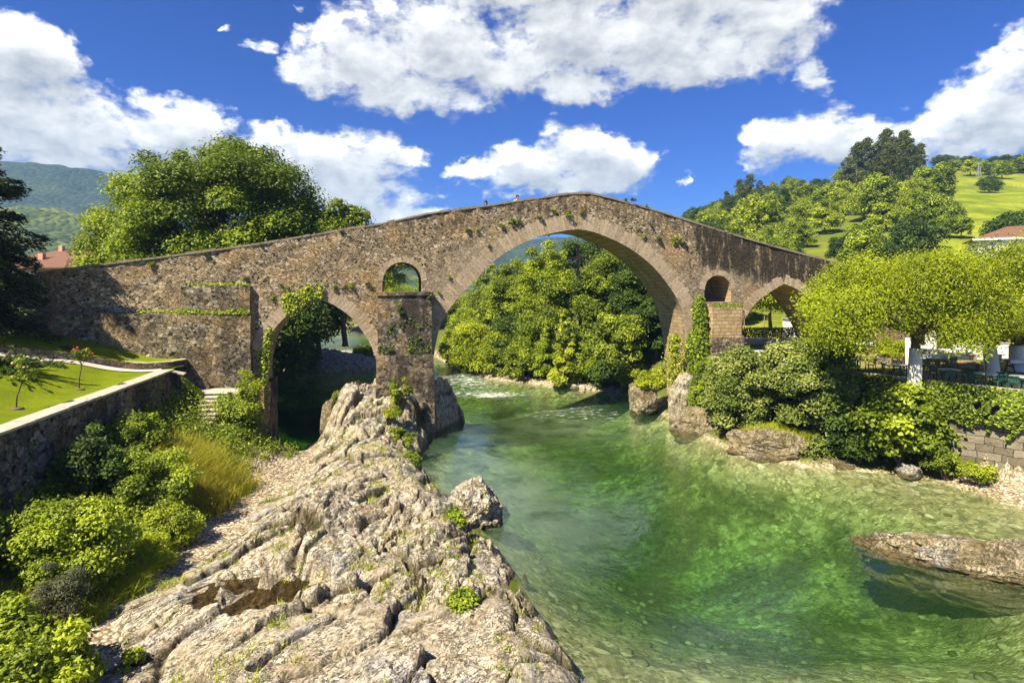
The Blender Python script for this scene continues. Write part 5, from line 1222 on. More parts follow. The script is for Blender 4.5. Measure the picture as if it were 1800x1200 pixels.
bush('bush', 'grey-green wispy weed in front of the round bush', 'bush', (-12.6, 15.6, gz(-12.6, 15.6)-.1), (.75, .7, 1.9), 19, L_GREY, 40, 170, .09, .22, aspect=.35, up=.2)
bush('bush', 'leafy green bush at the foot of the bridge abutment right of the steps', 'bush', (-15.4, 32.3, gz(-15.4, 32.3)-.2), (.9, .9, 2.6), 20, L_MID, 45, 190, .18, .38)
bush('bush', 'upright pale sapling against the bridge abutment above the leafy bush', 'bush', (-15.3, 33.3, 1.5), (.85, .6, 3.6), 21, L_BRI, 34, 75, .13, .26, lump=.55)
bush('bush', 'dim weeds at the left edge below the retaining wall', 'bush', (-15.6, 17.0, gz(-15.6, 17.0)-.1), (.9, .9, 1.4), 22, L_MID, 34, 170, .14, .3)
bush('bush', 'dark low bush between the round bush and the corner bush at the left edge', 'bush', (-13.6, 14.6, gz(-13.6, 14.6)-.1), (.8, .8, .95), 23, L_MID, 30, 150, .12, .3)
def grasses():
    rng = np.random.RandomState(12); parts = []
    for cx, cy, r, n, h in ((-14.4, 25.6, 1.5, 5200, 1.35), (-13.4, 24.2, 1.0, 2600, 1.1), (-15.2, 27.6, 1.0, 2200, .9), (-13.2, 26.3, .9, 1800, 1.0)):
        x = cx+rng.normal(size=n)*r*.55; y = cy+rng.normal(size=n)*r*.55; parts.append(blades(np.stack([x, y, G(x, y)-.05], -1), h, rng, .55, .035, 3))
    o = leafmesh('tall_grass', parts, L_GRASS); tag(o, 'tall yellowing grass between the thicket and the gravel bank on the left', 'grass', None, 'stuff')
    parts = []
    for cx, cy, r, n, h in ((-12.2, 18.2, .5, 1500, .75), (-11.9, 17.4, .4, 900, .6), (-12.6, 20.0, .5, 900, .7), (-11.9, 16.2, .3, 400, .5), (-13.7, 15.6, .5, 800, .6), (-12.7, 13.9, .5, 700, .6)):
        x = cx+rng.normal(size=n)*r*.55; y = cy+rng.normal(size=n)*r*.55; parts.append(blades(np.stack([x, y, G(x, y)-.05], -1), h, rng, .8, .025, 3))
    o = leafmesh('grass_tufts', parts, L_YEL); tag(o, 'bright yellow-green grass tufts at the foot of the left bank bushes', 'grass', None, 'stuff')
    # ground cover over the whole slope
    n = 34000; y = rng.uniform(10, 33, n); x = rng.uniform(-19.5, -12.3, n); xw = np.interp(y, [p[1] for p in LW], [p[0] for p in LW])
    nz = fbm2(x/1.4, y/1.4, 21, 3); k = (x > xw+.15) & ((x < -13.2) | (nz > .12)) & (nz > -.16); x, y = x[k], y[k]; z = G(x, y)
    V, F = leaf_quads(np.stack([x, y, z+rng.rand(len(x))**1.6*.75], -1), unit(rng.normal(size=(len(x), 3))*.5+np.array([.2, -.1, .8])), .13, rng)
    V2, F2, T2 = blades(np.stack([x, y, z], -1)[::2], .42, rng, .6, .025, 2)
    o = leafmesh('undergrowth', [(V, F, rng.rand(len(F))), (V2, F2, T2)], L_MID); tag(o, 'mixed weeds and ground cover on the slope below the retaining wall', 'undergrowth', None, 'stuff')
    # creepers and moss plants on the retaining wall face
    P = []
    for k in range(9000):
        t = rng.rand(); y = 12+20.5*t; x = np.interp(y, [p[1] for p in LW], [p[0] for p in LW]); z = 1.6+3.4*rng.rand(); q = fbm2(np.array([y/1.1]), np.array([z/2.6]), 41, 3)[0]
        if q > .115: P.append((x+.05+.1*rng.rand(), y, z))
    V, F = leaf_quads(np.array(P), unit(np.array([.9, -.1, .5])+rng.normal(size=(len(P), 3))*.5), .085, rng); tag(mk('wall_creeper', V, F, L_MID, None, {'rnd': ('FACE', rng.rand(len(F)))}), 'patchy creeper and moss on the face of the retaining wall', 'creeper', None, 'stuff')
    # tufts in the cracks of the outcrop and on the rocks
    parts = []; yp = []
    i = 0
    for k in range(4200):
        x = rng.uniform(-12, 3); y = rng.uniform(11.5, 40); z = outz(x, y)
        if z < .5: continue
        q = fbm2(np.array([x/1.8]), np.array([y/1.8]), 51, 3)[0]+(.10 if x > np.interp(y, [12, 20, 28, 40], [1.0, -1.5, -5.5, -7])-1.2 else 0)
        low = min(outz(x+.25, y), outz(x-.25, y), outz(x, y+.25))
        if q < .09 or z > low+.25: continue
        m = 12; pp = np.stack([x+rng.normal(size=m)*.07, y+rng.normal(size=m)*.07, np.full(m, z-.03)], -1); parts.append(blades(pp, .19, rng, .8, .024, 2))
    o = leafmesh('rock_tufts', parts, L_YEL); tag(o, 'little mossy grass tufts in the cracks of the limestone outcrop', 'grass', None, 'stuff')
grasses()
for px, py, Y, r, s, lm, lab in ((702, 662, 35.6, (.75, .6, 1.5), 31, L_BRI, 'leafy shrub growing from the rock against the middle pier'), (705, 765, 32.0, (.7, .6, 1.0), 32, L_MID, 'green shrub hanging on the shaded flank of the outcrop'),
        (600, 690, 38.3, (.5, .5, .95), 33, L_BRI, 'small bright shrub on the left crest of the outcrop above the dark channel'), (800, 965, 20.6, (.32, .3, .5), 34, L_MID, 'little green plant in a crack behind the round boulder'), (818, 1110, 15.2, (.3, .3, .35), 35, L_MID, 'tiny plant in the rocks near the bottom of the outcrop'),
        (690, 740, 33.5, (.4, .4, .5), 36, L_YEL, 'yellow mossy clump on the outcrop below the middle pier'), (720, 830, 28.6, (.4, .35, .5), 38, L_MID, 'mossy shrub at the outcrop edge above the dark water')):
    w = at(px, py, Y); z = outz(w.x, w.y) if -12 < w.x < 4 else w.z
    bush('shrub', lab, 'shrub', (w.x, w.y, max(z, .2)-.1), r, s, lm, 26, 110, .13, .2, lump=.5)

# ------------------------------------------------------------------ right bank: terrace wall, terrace, shrubs
def tp(t, q, z=TZ): p = TA+TE*t+TN*q; return Vector((p[0], p[1], z))      # t metres along the wall, q metres behind its face
def terrace():
    r = thing('terrace_wall', 'river wall of big pale blocks below the terrace on the right bank, half covered by ivy', 'wall')
    wall_run(None, 'wall_face', [TA+TE*30-TN*0, TA-TE*.2][::-1], .6, -.6, TZ+.08, M_TERR, r, 25, .08)
    # flip: visible face looks to the river, so the run goes from far to near
    coping_run('coping', [TA-TE*.2, TA+TE*30], .55, TZ+.083, .13, M_COPE, r, 26, .05, (.9, 1.6))
    P = [TA+TN*.3, TA+TE*30+TN*.3, TA+TE*30+TN*70, np.array((75., 66.)), np.array((20., 66.)), np.array((16.5, 50.))]
    xs = np.arange(12, 84, 1.0); ys = np.arange(-6, 68, 1.0); X, Y = np.meshgrid(xs, ys); q = (X-TA[0])*TN[0]+(Y-TA[1])*TN[1]
    ok = (q > .2) & (Y < 66) & (X > 13.6+np.clip(Y-42, 0, 9)*.2); X2 = X.copy()
    Z = np.full(X.shape, TZ)+.05*fbm2(X/3, Y/3, 61, 2)+.02*np.maximum(Y-52, 0)
    ny, nx = X.shape; i = np.arange(ny*nx).reshape(ny, nx); F = np.stack([i[:-1, :-1], i[:-1, 1:], i[1:, 1:], i[1:, :-1]], -1).reshape(-1, 4)
    # snap the row nearest the wall onto it
    qq = q.ravel(); V = np.stack([X, Y, Z], -1).reshape(-1, 3); near = (qq > -1.3) & (qq < .2); V[near, 0] += TN[0]*(.25-qq[near]); V[near, 1] += TN[1]*(.25-qq[near])
    keep = (qq > -1.3)[F].all(1) & (ok | (near.reshape(X.shape))).ravel()[F].all(1)
    tag(mk('terrace_lawn', V, F[keep], M_TLAWN, None, None, True), kind='structure')
    rng = np.random.RandomState(14); P = []
    for k in range(21000):
        t = rng.uniform(5, 27); zz = rng.rand(); top = TZ+.25; low = 1.5+1.3*fbm2(np.array([t/1.6]), np.array([0.]), 71, 3)[0]*2+(1.0 if t > 12 else -.8)+.03*t
        z = top-(top-low)*zz; b = .10+.30*math.sin(PI*min(1, zz*1.1))+.15*rng.rand()
        if fbm2(np.array([t/.9]), np.array([z/1.1]), 72, 3)[0] < -.17: continue
        P.append(tp(t, -b, z)[:])
    N = unit(np.array([-TN[0], -TN[1], .6])+rng.normal(size=(len(P), 3))*.45); V, F = leaf_quads(np.array(P), N, .17, rng, .8, .2)
    tag(mk('ivy', V, F, L_MID, None, {'rnd': ('FACE', rng.rand(len(F)))}), 'curtain of ivy hanging over the top of the terrace wall on the right', 'ivy')
terrace()
def gr2(x, y): return max(gz(x, y), .1)
bush('bush', 'big rounded glossy shrub below the terrace, nearest the ivy column', 'bush', (14.6, 36.3, 1.2), (2.25, 2.1, 4.6), 41, L_PALE, 110, 190, .24, .55)
bush('bush', 'tallest pale-leaved shrub below the terrace, in the middle of the right bank', 'bush', (17.6, 33.4, 1.0), (2.5, 2.1, 6.0), 42, L_PALE, 130, 200, .25, .58)
bush('bush', 'spreading fig-like bush overhanging the water at the foot of the terrace wall', 'bush', (20.7, 30.3, .6), (2.3, 1.5, 3.7), 43, L_BRI, 70, 100, .28, .55, lump=.5, aspect=.85)
bush('bush', 'dark ivy-covered mound between the ivy column and the rounded shrub', 'bush', (13.4, 38.7, 1.4), (1.3, 1.3, 3.4), 44, L_MID, 55, 190, .18, .4)
bush('bush', 'dark undergrowth bush at the waterline left of the fig-like bush', 'bush', (19.0, 31.4, .3), (1.5, 1.0, 2.4), 45, L_DARK, 45, 170, .2, .42)
bush('bush', 'small bright weeds at the wall foot near the right gravel strip', 'bush', (22.9, 28.0, .3), (.7, .5, 1.0), 46, L_BRI, 22, 90, .13, .25)
bush('bush', 'leafy weeds at the wall foot right of the fig-like bush', 'bush', (22.0, 28.9, .3), (.9, .5, 1.3), 47, L_MID, 26, 110, .15, .3)
bush('bush', 'yellow-green bush on the mossy boulder under the right end of the main arch', 'bush', (10.6, 44.2, 2.0), (1.2, 1.2, 1.3), 48, L_YEL, 34, 130, .15, .34)
def bank_grass():
    rng = np.random.RandomState(22); parts = []
    for cx, cy, cz, r, n in ((15.6, 33.6, 1.55, 1.3, 2600), (16.5, 33.0, 1.4, 1.0, 1700), (14.6, 34.2, 1.3, .7, 900), (13.0, 39.2, 1.5, .8, 700), (10.4, 44.3, 2.0, .7, 700), (19.2, 18.9, .35, .5, 500), (18.3, 19.5, .5, .35, 300)):
        x = cx+rng.normal(size=n)*r*.5; y = cy+rng.normal(size=n)*r*.35; parts.append(blades(np.stack([x, y, np.full(n, cz)-.25-.12*np.abs(x-cx)+rng.normal(size=n)*.05], -1), .5, rng, .8, .03, 3))
    o = leafmesh('bank_grass', parts, L_YEL); tag(o, 'long grass hanging over the rocks of the right bank', 'grass', None, 'stuff')
bank_grass()
# --- furniture on the terrace
def chair_proto():
    t = thing('plastic_chair', 'dark green plastic armchair', 'chair')
    mb = MB(1); mb.box(-.22, .22, -.21, .22, .405, .435, bev=.012); mb.build('seat', M_PLAS, t)
    mb = MB(2)
    def arcbar(z, w, y): 
        mb.tube([(-w, y, z), (-w*.6, y+.05, z+.02), (0, y+.065, z+.035), (w*.6, y+.05, z+.02), (w, y, z)], .024, 6)
    arcbar(.78, .23, .24); arcbar(.50, .20, .20)
    for k in range(5):
        x = (k-2)*.085; mb.box(x-.026, x+.026, .245-abs(x)*.15, .262-abs(x)*.15, .46, .80)
    mb.build('backrest', M_PLAS, t)
    for sx in (-1, 1):
        for y0, y1 in ((-.19, -.24), (.19, .26)):
            mb = MB(3); mb.tube([(sx*.20, y0, .42), (sx*.235, (y0+y1)/2, .2), (sx*.25, y1, 0)], [.032, .028, .024], 6); mb.build('leg', M_PLAS, t)
        mb = MB(4); mb.tube([(sx*.22, -.20, .40), (sx*.265, -.23, .60), (sx*.275, -.18, .655), (sx*.265, .10, .67), (sx*.23, .24, .77)], [.024, .024, .026, .026, .022], 6); mb.build('armrest', M_PLAS, t)
    return t
def table_proto():
    t = thing('round_table', 'round outdoor table', 'table')
    mb = MB(1); mb.lathe([(.0, .70), (.46, .70), (.50, .715), (.50, .735), (.47, .745), (.0, .745)], sides=24); mb.build('table_top', M_TTOP, t)
    mb = MB(2); mb.lathe([(.03, .03), (.035, .1), (.03, .69), (.06, .7)], sides=10); mb.build('pedestal', M_PLAS, t)
    for k in range(4):
        a = k*PI/2+.4; mb = MB(3); mb.tube([(0, 0, .12), (.22*math.cos(a), .22*math.sin(a), .07), (.38*math.cos(a), .38*math.sin(a), .015)], [.03, .026, .02], 6); mb.build('foot', M_PLAS, t)
    return t
CH = chair_proto(); TB = table_proto(); used = [0, 0]
def put(src, i, loc, rz, label, group):
    if used[i] == 0:
        used[i] = 1; src.location = loc; src.rotation_euler = (0, 0, rz); src['label'] = label; src['group'] = group; return src
    return dup(src, loc, rz, None, label, group)
TABLES = [(2.7, 1.9, 'at the bridge end of the terrace wall', 3), (4.6, 2.0, 'second from the bridge pier along the terrace wall', 4), (6.6, 1.9, 'behind the top of the tallest pale-leaved shrub', 3), (8.8, 2.2, 'seen through the tip of the tallest pale-leaved shrub', 3), (11.3, 1.6, 'just left of the front whitewashed trunk', 4), (13.6, 1.6, 'just right of the front whitewashed trunk', 3), (15.2, 1.4, 'at the wall under the middle of the leafy crown', 4), (16.6, 1.6, 'beside the dark metal post', 4), (19.6, 1.5, 'at the right edge of the photo', 4)]
rd = random.Random(8)
for t_, q_, where, n in TABLES:
    c = tp(t_, q_); put(TB, 1, c, rd.uniform(0, 3), 'round pale table '+where, 'round tables along the terrace wall')
    a0 = rd.uniform(-.4, .4)
    for k in range(n):
        a = a0+k*2*PI/n+rd.uniform(-.2, .2); r = .72; put(CH, 0, c+Vector((r*math.cos(a), r*math.sin(a), 0)), a-PI/2, 'dark green armchair at table '+where, 'dark green plastic chairs around the tables')
def long_table(c, L, rz, label, cloth=True, rough=False):
    t = thing('trestle_table', label, 'table', c, rz, 'long tables under the terrace trees'); mb = MB(1)
    for k in range(4): mb.box(-L/2, L/2, -.40+k*.2, -.21+k*.2, .72, .755, j=.004)
    mb.build('table_top', M_WOOD, t)
    for sx in (-1, 1):
        mb = MB(2)
        for sy in (-1, 1): mb.tube([(sx*(L/2-.35), sy*.34, 0), (sx*(L/2-.35), sy*.10, .72)], .035, 6)
        mb.box(sx*(L/2-.35)-.03, sx*(L/2-.35)+.03, -.25, .25, .32, .40); mb.build('trestle', M_IRON, t)
    if cloth:
        V = []; F = []; nx = 24; prof = [(-.43, .58), (-.425, .70), (-.415, .765), (0, .768), (.415, .765), (.425, .70), (.43, .58)]
        for i in range(nx+1):
            x = -L/2-.03+(L+.06)*i/nx
            for j, (y, z) in enumerate(prof): V.append((x, y+(.025*math.sin(i*2.1+j) if j in (0, 6) else 0), z+(.02*math.sin(i*1.3) if j in (0, 6) else 0)))
        m = len(prof)
        for i in range(nx):
            for j in range(m-1): F.append((i*m+j, i*m+j+1, (i+1)*m+j+1, (i+1)*m+j))
        V = [(c[0]+x*math.cos(rz)-y*math.sin(rz), c[1]+x*math.sin(rz)+y*math.cos(rz), c[2]+z) for x, y, z in V]
        tag(mk('tablecloth', V, F, M_CLOTH), 'white paper cloth spread over the '+label, 'tablecloth')
    return t
def bench(c, L, rz, label):
    t = thing('bench', label, 'bench', c, rz, 'benches beside the long tables'); mb = MB(1)
    for k in range(2): mb.box(-L/2, L/2, -.15+k*.155, -.005+k*.155, .42, .46, j=.004)
    mb.build('seat', M_WOOD, t)
    for sx in (-1, 1): mb = MB(2); mb.box(sx*(L/2-.3)-.04, sx*(L/2-.3)+.04, -.13, .13, 0, .42); mb.build('leg', M_WOOD, t)
    return t
LT = [((1646, 641), 3.2, .10, 'long white-topped table nearest the front whitewashed trunk', True), ((1665, 630), 3.6, .05, 'long white-topped table behind the nearest one', True), ((1700, 623), 3.4, .03, 'long bare wooden table at the back of the terrace', False), ((1500, 617), 3.2, .0, 'long pale table at the left behind the leafy branches', True), ((1805, 650), 3.0, .08, 'white-covered table at the right edge of the photo', True), ((1600, 622), 2.4, .0, 'small white table behind the thin white trunk', True)]
for (px, py), L, rz, lab, cl in LT:
    c = on(px, py, TZ+.1); c.z = TZ; long_table(c, L, rz, lab, cl)
for (px, py), L, rz, lab in (((1690, 653), 2.8, .10, 'low wooden bench in front of the long white tables'), ((1512, 628), 1.8, 0, 'short bench beside the left pale table'), ((1735, 634), 2.4, .0, 'bench in front of the bare wooden table')):
    c = on(px, py, TZ+.0); c.z = TZ; bench(c, L, rz, lab)
for k, (px, py) in enumerate(((1624, 652), (1641, 655), (1657, 656), (1672, 650))):
    c = on(px, py, TZ); c.z = TZ; dup(CH, c, PI+rd.uniform(-.3, .3), None, 'dark green plastic armchair tucked under the nearest long white table', 'chairs at the long table')
def misc_terrace():
    p = on(1733, 684, TZ); t = thing('metal_post', 'slim dark metal post standing between the tables near the wall', 'post', (p.x, p.y, TZ)); mb = MB(1)
    mb.tube([(0, 0, 0), (0, 0, 2.6)], [.045, .035], 8); mb.build('shaft', M_IRON, t); mb = MB(2); mb.lathe([(.14, 0), (.13, .06), (.06, .1)]); mb.build('foot', M_IRON, t)
    p = on(1569, 640, TZ); t = thing('stone_planter', 'round stone-walled planter on the terrace grass', 'planter', (p.x, p.y, TZ)); mb = MB(2); r = random.Random(3)
    for row in range(3):
        for k in range(16):
            a = (k+.5*row)*2*PI/16; M = Matrix.Rotation(a, 4, 'Z') @ Matrix.Translation((.85, 0, 0)); mb.box(-.13, .13, -.16, .16, row*.17, row*.17+.16, M, .015, .02)
    mb.build('stone_ring', M_RET, t); mb = MB(4); mb.lathe([(.75, 0), (.75, .44), (.2, .48), (.01, .48)], sides=16); mb.build('soil', M_BARK, t)
    bush('clipped_bush', 'clipped round yellow-green bush growing in the stone planter', 'bush', (p.x, p.y, TZ+.35), (.95, .95, 1.35), 71, L_YEL, 50, 120, .11, .3, lump=.1, spray=.1)
    # low white wall and hedge seen through the right arch
    t = thing('low_wall', 'low pale wall behind the right arch, in front of the hedge', 'wall', (23.5, 51.5, TZ+.02)); mb = MB(5); mb.box(-5, 7, -.12, .12, -.3, .42, bev=.02); mb.build('wall_face', M_CREAM, t); mb = MB(6); mb.box(-5.03, 7.03, -.16, .16, .423, .48, bev=.015); mb.build('coping', M_WHITE, t)
    rng = np.random.RandomState(31); n = 9000; V, F = leaf_quads(np.stack([rng.uniform(-5, 7, n), rng.choice([-1, 1], n)*rng.uniform(.3, .5, n)*rng.choice([1, 1, 1, .5, .1], n), 1.45*rng.rand(n)**.7], -1), unit(rng.normal(size=(n, 3))*.5+np.array([0, -.4, .5])), .14, rng)
    t = thing('hedge', 'dark clipped hedge behind the low pale wall, framed by the right arch', 'hedge', (23.5, 52.6, TZ)); mk('foliage', V, F, L_DARK, t, {'rnd': ('FACE', rng.rand(n))}); mb = MB(7)
    for k in range(13): mb.tube([(-5+k, 0, -.2), (-5+k+.1, 0, 1.2)], .035, 5)
    mb.build('stem', M_BARK, t)
    for k in range(4):
        a = on(1318+17*k, 604, TZ+.5); t = thing('fence_post', 'thin pale post standing in front of the dark hedge', 'post', (21.2+k*.95, 51.95, TZ), 0, 'thin posts along the hedge'); mb = MB(8); mb.tube([(0, 0, -.1), (0, 0, 1.25)], .03, 6); mb.build('shaft', M_WOOD, t); mb = MB(9); mb.lathe([(.04, 1.25), (.03, 1.29), (.005, 1.31)], sides=8); mb.build('cap', M_WOOD, t)
    for k in range(5):
        t = thing('fence_post', 'wooden stake in the bright meadow behind the hedge', 'post', (24.5+k*2.3, 60+.4*k, gz(24.5+k*2.3, 60+.4*k)), 0, 'wooden stakes in the meadow behind the hedge'); mb = MB(8); mb.tube([(0, 0, -.1), (0, 0, 2.3)], .05, 6); mb.build('shaft', M_WOOD, t); mb = MB(9); mb.lathe([(.055, 2.3), (.01, 2.36)], sides=8); mb.build('cap', M_WOOD, t)
    c = at(1391, 584, 58); t = thing('white_hut', 'small white hut beside the right jamb of the right arch', 'hut', (c.x+.6, c.y, TZ-.1)); mb = MB(1); mb.box(-1.1, 1.1, -.8, .8, 0, 2.0); mb.build('wall', M_WHITE, t); mb = MB(2); mb.box(-1.25, 1.25, -.95, .95, 2.0, 2.1); mb.build('roof', M_GALV, t); mb = MB(3); mb.box(.1, .8, -.84, -.8, .02, 1.7); mb.build('door', M_SHUT, t)
    c = on(1777, 642, TZ); t = thing('garden_wall', 'short whitewashed wall between the trees at the back of the terrace', 'wall', (c.x, c.y+3, TZ), .05); mb = MB(1); mb.box(-1.6, 2.6, -.1, .1, -.1, 1.15, bev=.02); mb.build('wall_face', M_WHITE, t); mb = MB(2); mb.box(-1.65, 2.65, -.14, .14, 1.153, 1.22); mb.build('coping', M_COPE, t)
misc_terrace()
# --- terrace trees with whitewashed trunks
def tpos(px, py): p = on(px, py, TZ); return (p.x, p.y, TZ)
tree('shade_tree', 'wide bright yellow-green tree whose whitewashed trunk stands at the terrace wall', 'tree', tpos(1607, 677), 7.6, (5.4, 2.8), 81, L_YEL, 84, 640, .20, 1.0, .52, .45, .27, low=-.42, lump=.62, forkz=.38, droop=.6, aspect=.42, white=2.0, up=.5, spray=.45)
tree('shade_tree', 'yellow-green tree on the thin white trunk behind the front one', 'tree', tpos(1597, 644), 7.2, (1.5, 1.5), 82, L_YEL, 24, 240, .22, .7, .75, .4, .14, low=-.5, forkz=.45, droop=.5, aspect=.42, white=1.9)
tree('shade_tree', 'yellow-green tree on the whitewashed trunk at the back of the tables', 'tree', tpos(1637, 628), 7.6, (2.6, 2.0), 83, L_YEL, 40, 300, .23, .9, .72, .4, .3, low=-.5, forkz=.42, droop=.5, aspect=.42, white=2.2)
tree('shade_tree', 'yellow-green tree on the stout whitewashed trunk right of the dark post', 'tree', tpos(1745, 660), 5.3, (4.0, 2.6), 84, L_YEL, 80, 440, .21, .9, .70, .4, .30, low=-.6, forkz=.34, droop=.5, aspect=.42, white=1.7)
tree('shade_tree', 'yellow-green tree on the whitewashed trunk near the right edge of the photo', 'tree', tpos(1787, 652), 4.9, (3.6, 2.6), 85, L_YEL, 64, 360, .22, .9, .72, .4, .32, low=-.55, forkz=.36, droop=.5, aspect=.42, white=1.6)
tree('shade_tree', 'dark shaded tree standing behind the terrace tables', 'tree', (36.0, 50.0, TZ), 8.0, (5.0, 4.0), 86, L_MID, 80, 200, .34, 1.2, .58, .4, .3, low=-.75, droop=.3)
tree('shade_tree', 'dark shaded tree further right behind the terrace tables', 'tree', (45.0, 52.0, TZ), 8.5, (5.5, 4.0), 87, L_MID, 80, 200, .34, 1.2, .56, .4, .3, low=-.75, droop=.3)
tree('shade_tree', 'pale drooping tree in the meadow seen through the right arch', 'tree', (30.0, 66.0, 4.9), 7.0, (4.5, 4.0), 88, L_BRI, 70, 190, .3, 1.0, .62, .4, .2, low=-.7, droop=.9)

# ------------------------------------------------------------------ trees behind the bridge
tree('broadleaf_tree', 'huge spreading green tree rising behind the left ramp of the bridge', 'tree', (-28.0, 55, 3.0), 21.6, (9.3, 8.0), 104, L_MID, 210, 430, .40, 1.6, .55, .5, .75, low=-.75, lump=.27, forkz=.25, hemi=-.4, spray=.45)
tree('broadleaf_tree', 'smaller bright tree at the left side of the huge tree', 'tree', (-40.0, 60, 4.5), 13.5, (5.5, 5.0), 102, L_BRI, 90, 220, .42, 1.3, .58, .4, .3, low=-.7, lump=.45)
tree('broadleaf_tree', 'sprig-like tree top poking above the parapet right of the huge tree', 'tree', (-17.0, 58, 4.0), 14.4, (3.2, 3.0), 103, L_MID, 55, 170, .42, 1.0, .70, .4, .25, low=-.6, lump=.5)
tree('broadleaf_tree', 'dark tree leaning over the channel, framed by the small left arch', 'tree', (-25.5, 62, 3.2), 9.6, (6.5, 5), 104, L_DARK, 110, 220, .40, 1.3, .5, .3, .4, low=-.9, lump=.4, droop=.5)  # dark leaf colour behind the small arch stands in for shade on the trees
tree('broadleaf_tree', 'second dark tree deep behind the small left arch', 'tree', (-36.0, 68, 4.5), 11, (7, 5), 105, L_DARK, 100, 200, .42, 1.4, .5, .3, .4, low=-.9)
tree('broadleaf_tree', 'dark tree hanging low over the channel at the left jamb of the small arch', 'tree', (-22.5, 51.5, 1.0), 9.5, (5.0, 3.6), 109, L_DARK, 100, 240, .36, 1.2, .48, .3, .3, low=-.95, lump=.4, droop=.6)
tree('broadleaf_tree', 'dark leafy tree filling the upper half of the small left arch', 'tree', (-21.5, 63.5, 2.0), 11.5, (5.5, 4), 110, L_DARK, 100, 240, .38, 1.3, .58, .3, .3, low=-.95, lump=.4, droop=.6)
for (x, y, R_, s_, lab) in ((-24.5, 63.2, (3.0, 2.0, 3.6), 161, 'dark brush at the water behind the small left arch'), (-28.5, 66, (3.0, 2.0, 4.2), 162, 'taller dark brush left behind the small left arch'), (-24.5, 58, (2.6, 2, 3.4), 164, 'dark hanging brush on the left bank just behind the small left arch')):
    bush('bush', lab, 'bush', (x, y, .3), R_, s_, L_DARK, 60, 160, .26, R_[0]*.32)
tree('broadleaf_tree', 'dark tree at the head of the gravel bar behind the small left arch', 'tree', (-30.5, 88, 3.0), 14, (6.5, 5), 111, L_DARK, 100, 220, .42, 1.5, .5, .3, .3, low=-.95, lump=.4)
tree('broadleaf_tree', 'dark tree further up the river behind the small left arch', 'tree', (-33.0, 118, 4.0), 16, (8, 6), 112, L_MID, 100, 220, .5, 1.8, .5, .3, .3, low=-.95, lump=.4)
tree('broadleaf_tree', 'light green tree seen through the small round window of the bridge', 'tree', (-24.0, 100, 4.0), 16.0, (7, 6), 106, L_BRI, 90, 200, .5, 1.6, .55, .4, .4, low=-.8, lump=.45)
tree('broadleaf_tree', 'dark low tree at the far end of the channel behind the small left arch', 'tree', (-33, 92, 4), 9, (7, 6), 107, L_MID, 80, 180, .5, 1.5, .5, .35, .3, low=-.9)
bush('bush', 'bright bush peeping over the left ramp parapet below the huge tree', 'bush', (-33.5, 48.5, 6.0), (3.0, 1.6, 5.6), 108, L_YEL, 50, 170, .28, .7)
FT = [  # px, Y, top py, half width px, leaf, label
 (962, 66, 424, 52, L_BRI, 'tall bright tree under the crown of the main arch, left of the cross', 1.0), (905, 72, 455, 42, L_MID, 'mid green tree left of the tall bright one under the main arch', 1.0),
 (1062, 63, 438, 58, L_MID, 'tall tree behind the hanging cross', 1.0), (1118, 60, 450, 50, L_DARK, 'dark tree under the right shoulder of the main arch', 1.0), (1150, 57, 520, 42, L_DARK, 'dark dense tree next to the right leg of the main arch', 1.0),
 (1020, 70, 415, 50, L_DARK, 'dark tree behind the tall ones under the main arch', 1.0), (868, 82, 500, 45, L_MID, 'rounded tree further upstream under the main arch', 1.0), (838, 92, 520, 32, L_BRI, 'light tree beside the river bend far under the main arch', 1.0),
 (815, 78, 545, 32, L_BRI, 'bright riverside tree next to the left leg of the main arch', 1.0), (790, 100, 525, 30, L_MID, 'distant riverside tree seen against the left leg of the main arch', 1.0),
 (1085, 55.5, 540, 42, L_MID, 'bushy tree at the waterline in front of the dark trees', 1.0)]
for i, (px, Y, ty, hw, lm, lab, f) in enumerate(FT):
    x = (px-900)/1000*Y; z0 = min(gz(x, Y), 6); top = CAMZ+(500-ty)/1000*Y; R = hw/1000*Y
    tree('broadleaf_tree', lab, 'tree', (x, Y, z0-.2), top-z0, (R*1.05, R*.9), 120+i, lm, 95, 210, .34, R*.27, .54, .4, .22, group='trees on the far bank', low=-.9, lump=.4, spray=.4)
def poplar(px, Y, ty, hw, lm, lab, seed):
    x = (px-900)/1000*Y; z0 = gz(x, Y); H = CAMZ+(500-ty)/1000*Y-z0; rng = np.random.RandomState(seed); root = thing('slender_tree', lab, 'tree', (x, Y, z0-.1)); cl = []
    for k in range(70):
        t = rng.rand(); R = hw/1000*Y*(1-t)**.7*(.6+.4*rng.rand()); a = rng.rand()*6.28; cl.append((R*math.cos(a), R*math.sin(a), H*(.08+.9*t), .45*(1.15-t)+.12))
    leafmesh('crown', [clump_leaves(np.array(cl), 120, .22, rng)], lm, root); mb = MB(1); mb.tube([(0, 0, -.3), (.05, 0, H*.5), (0, 0, H*.97)], [.14, .09, .02]); mb.build('trunk', M_BARK, root)
bush('bush', 'dense green bush in the middle of the far wood, behind the slender young trees', 'bush', (3.9, 60.5, 1.6), (3.2, 2.0, 5.5), 171, L_MID, 70, 170, .28, .9, lump=.4)
bush('bush', 'shaded green bush left of the middle of the far wood', 'bush', (.4, 62.5, 1.6), (3.0, 2.0, 5.0), 172, L_DARK, 60, 170, .28, .9, lump=.4)
poplar(993, 55.5, 540, 26, L_BRI, 'slender bright young tree at the waterline under the main arch', 5)
poplar(958, 58, 575, 20, L_BRI, 'second slender young tree left of the first at the waterline', 6)
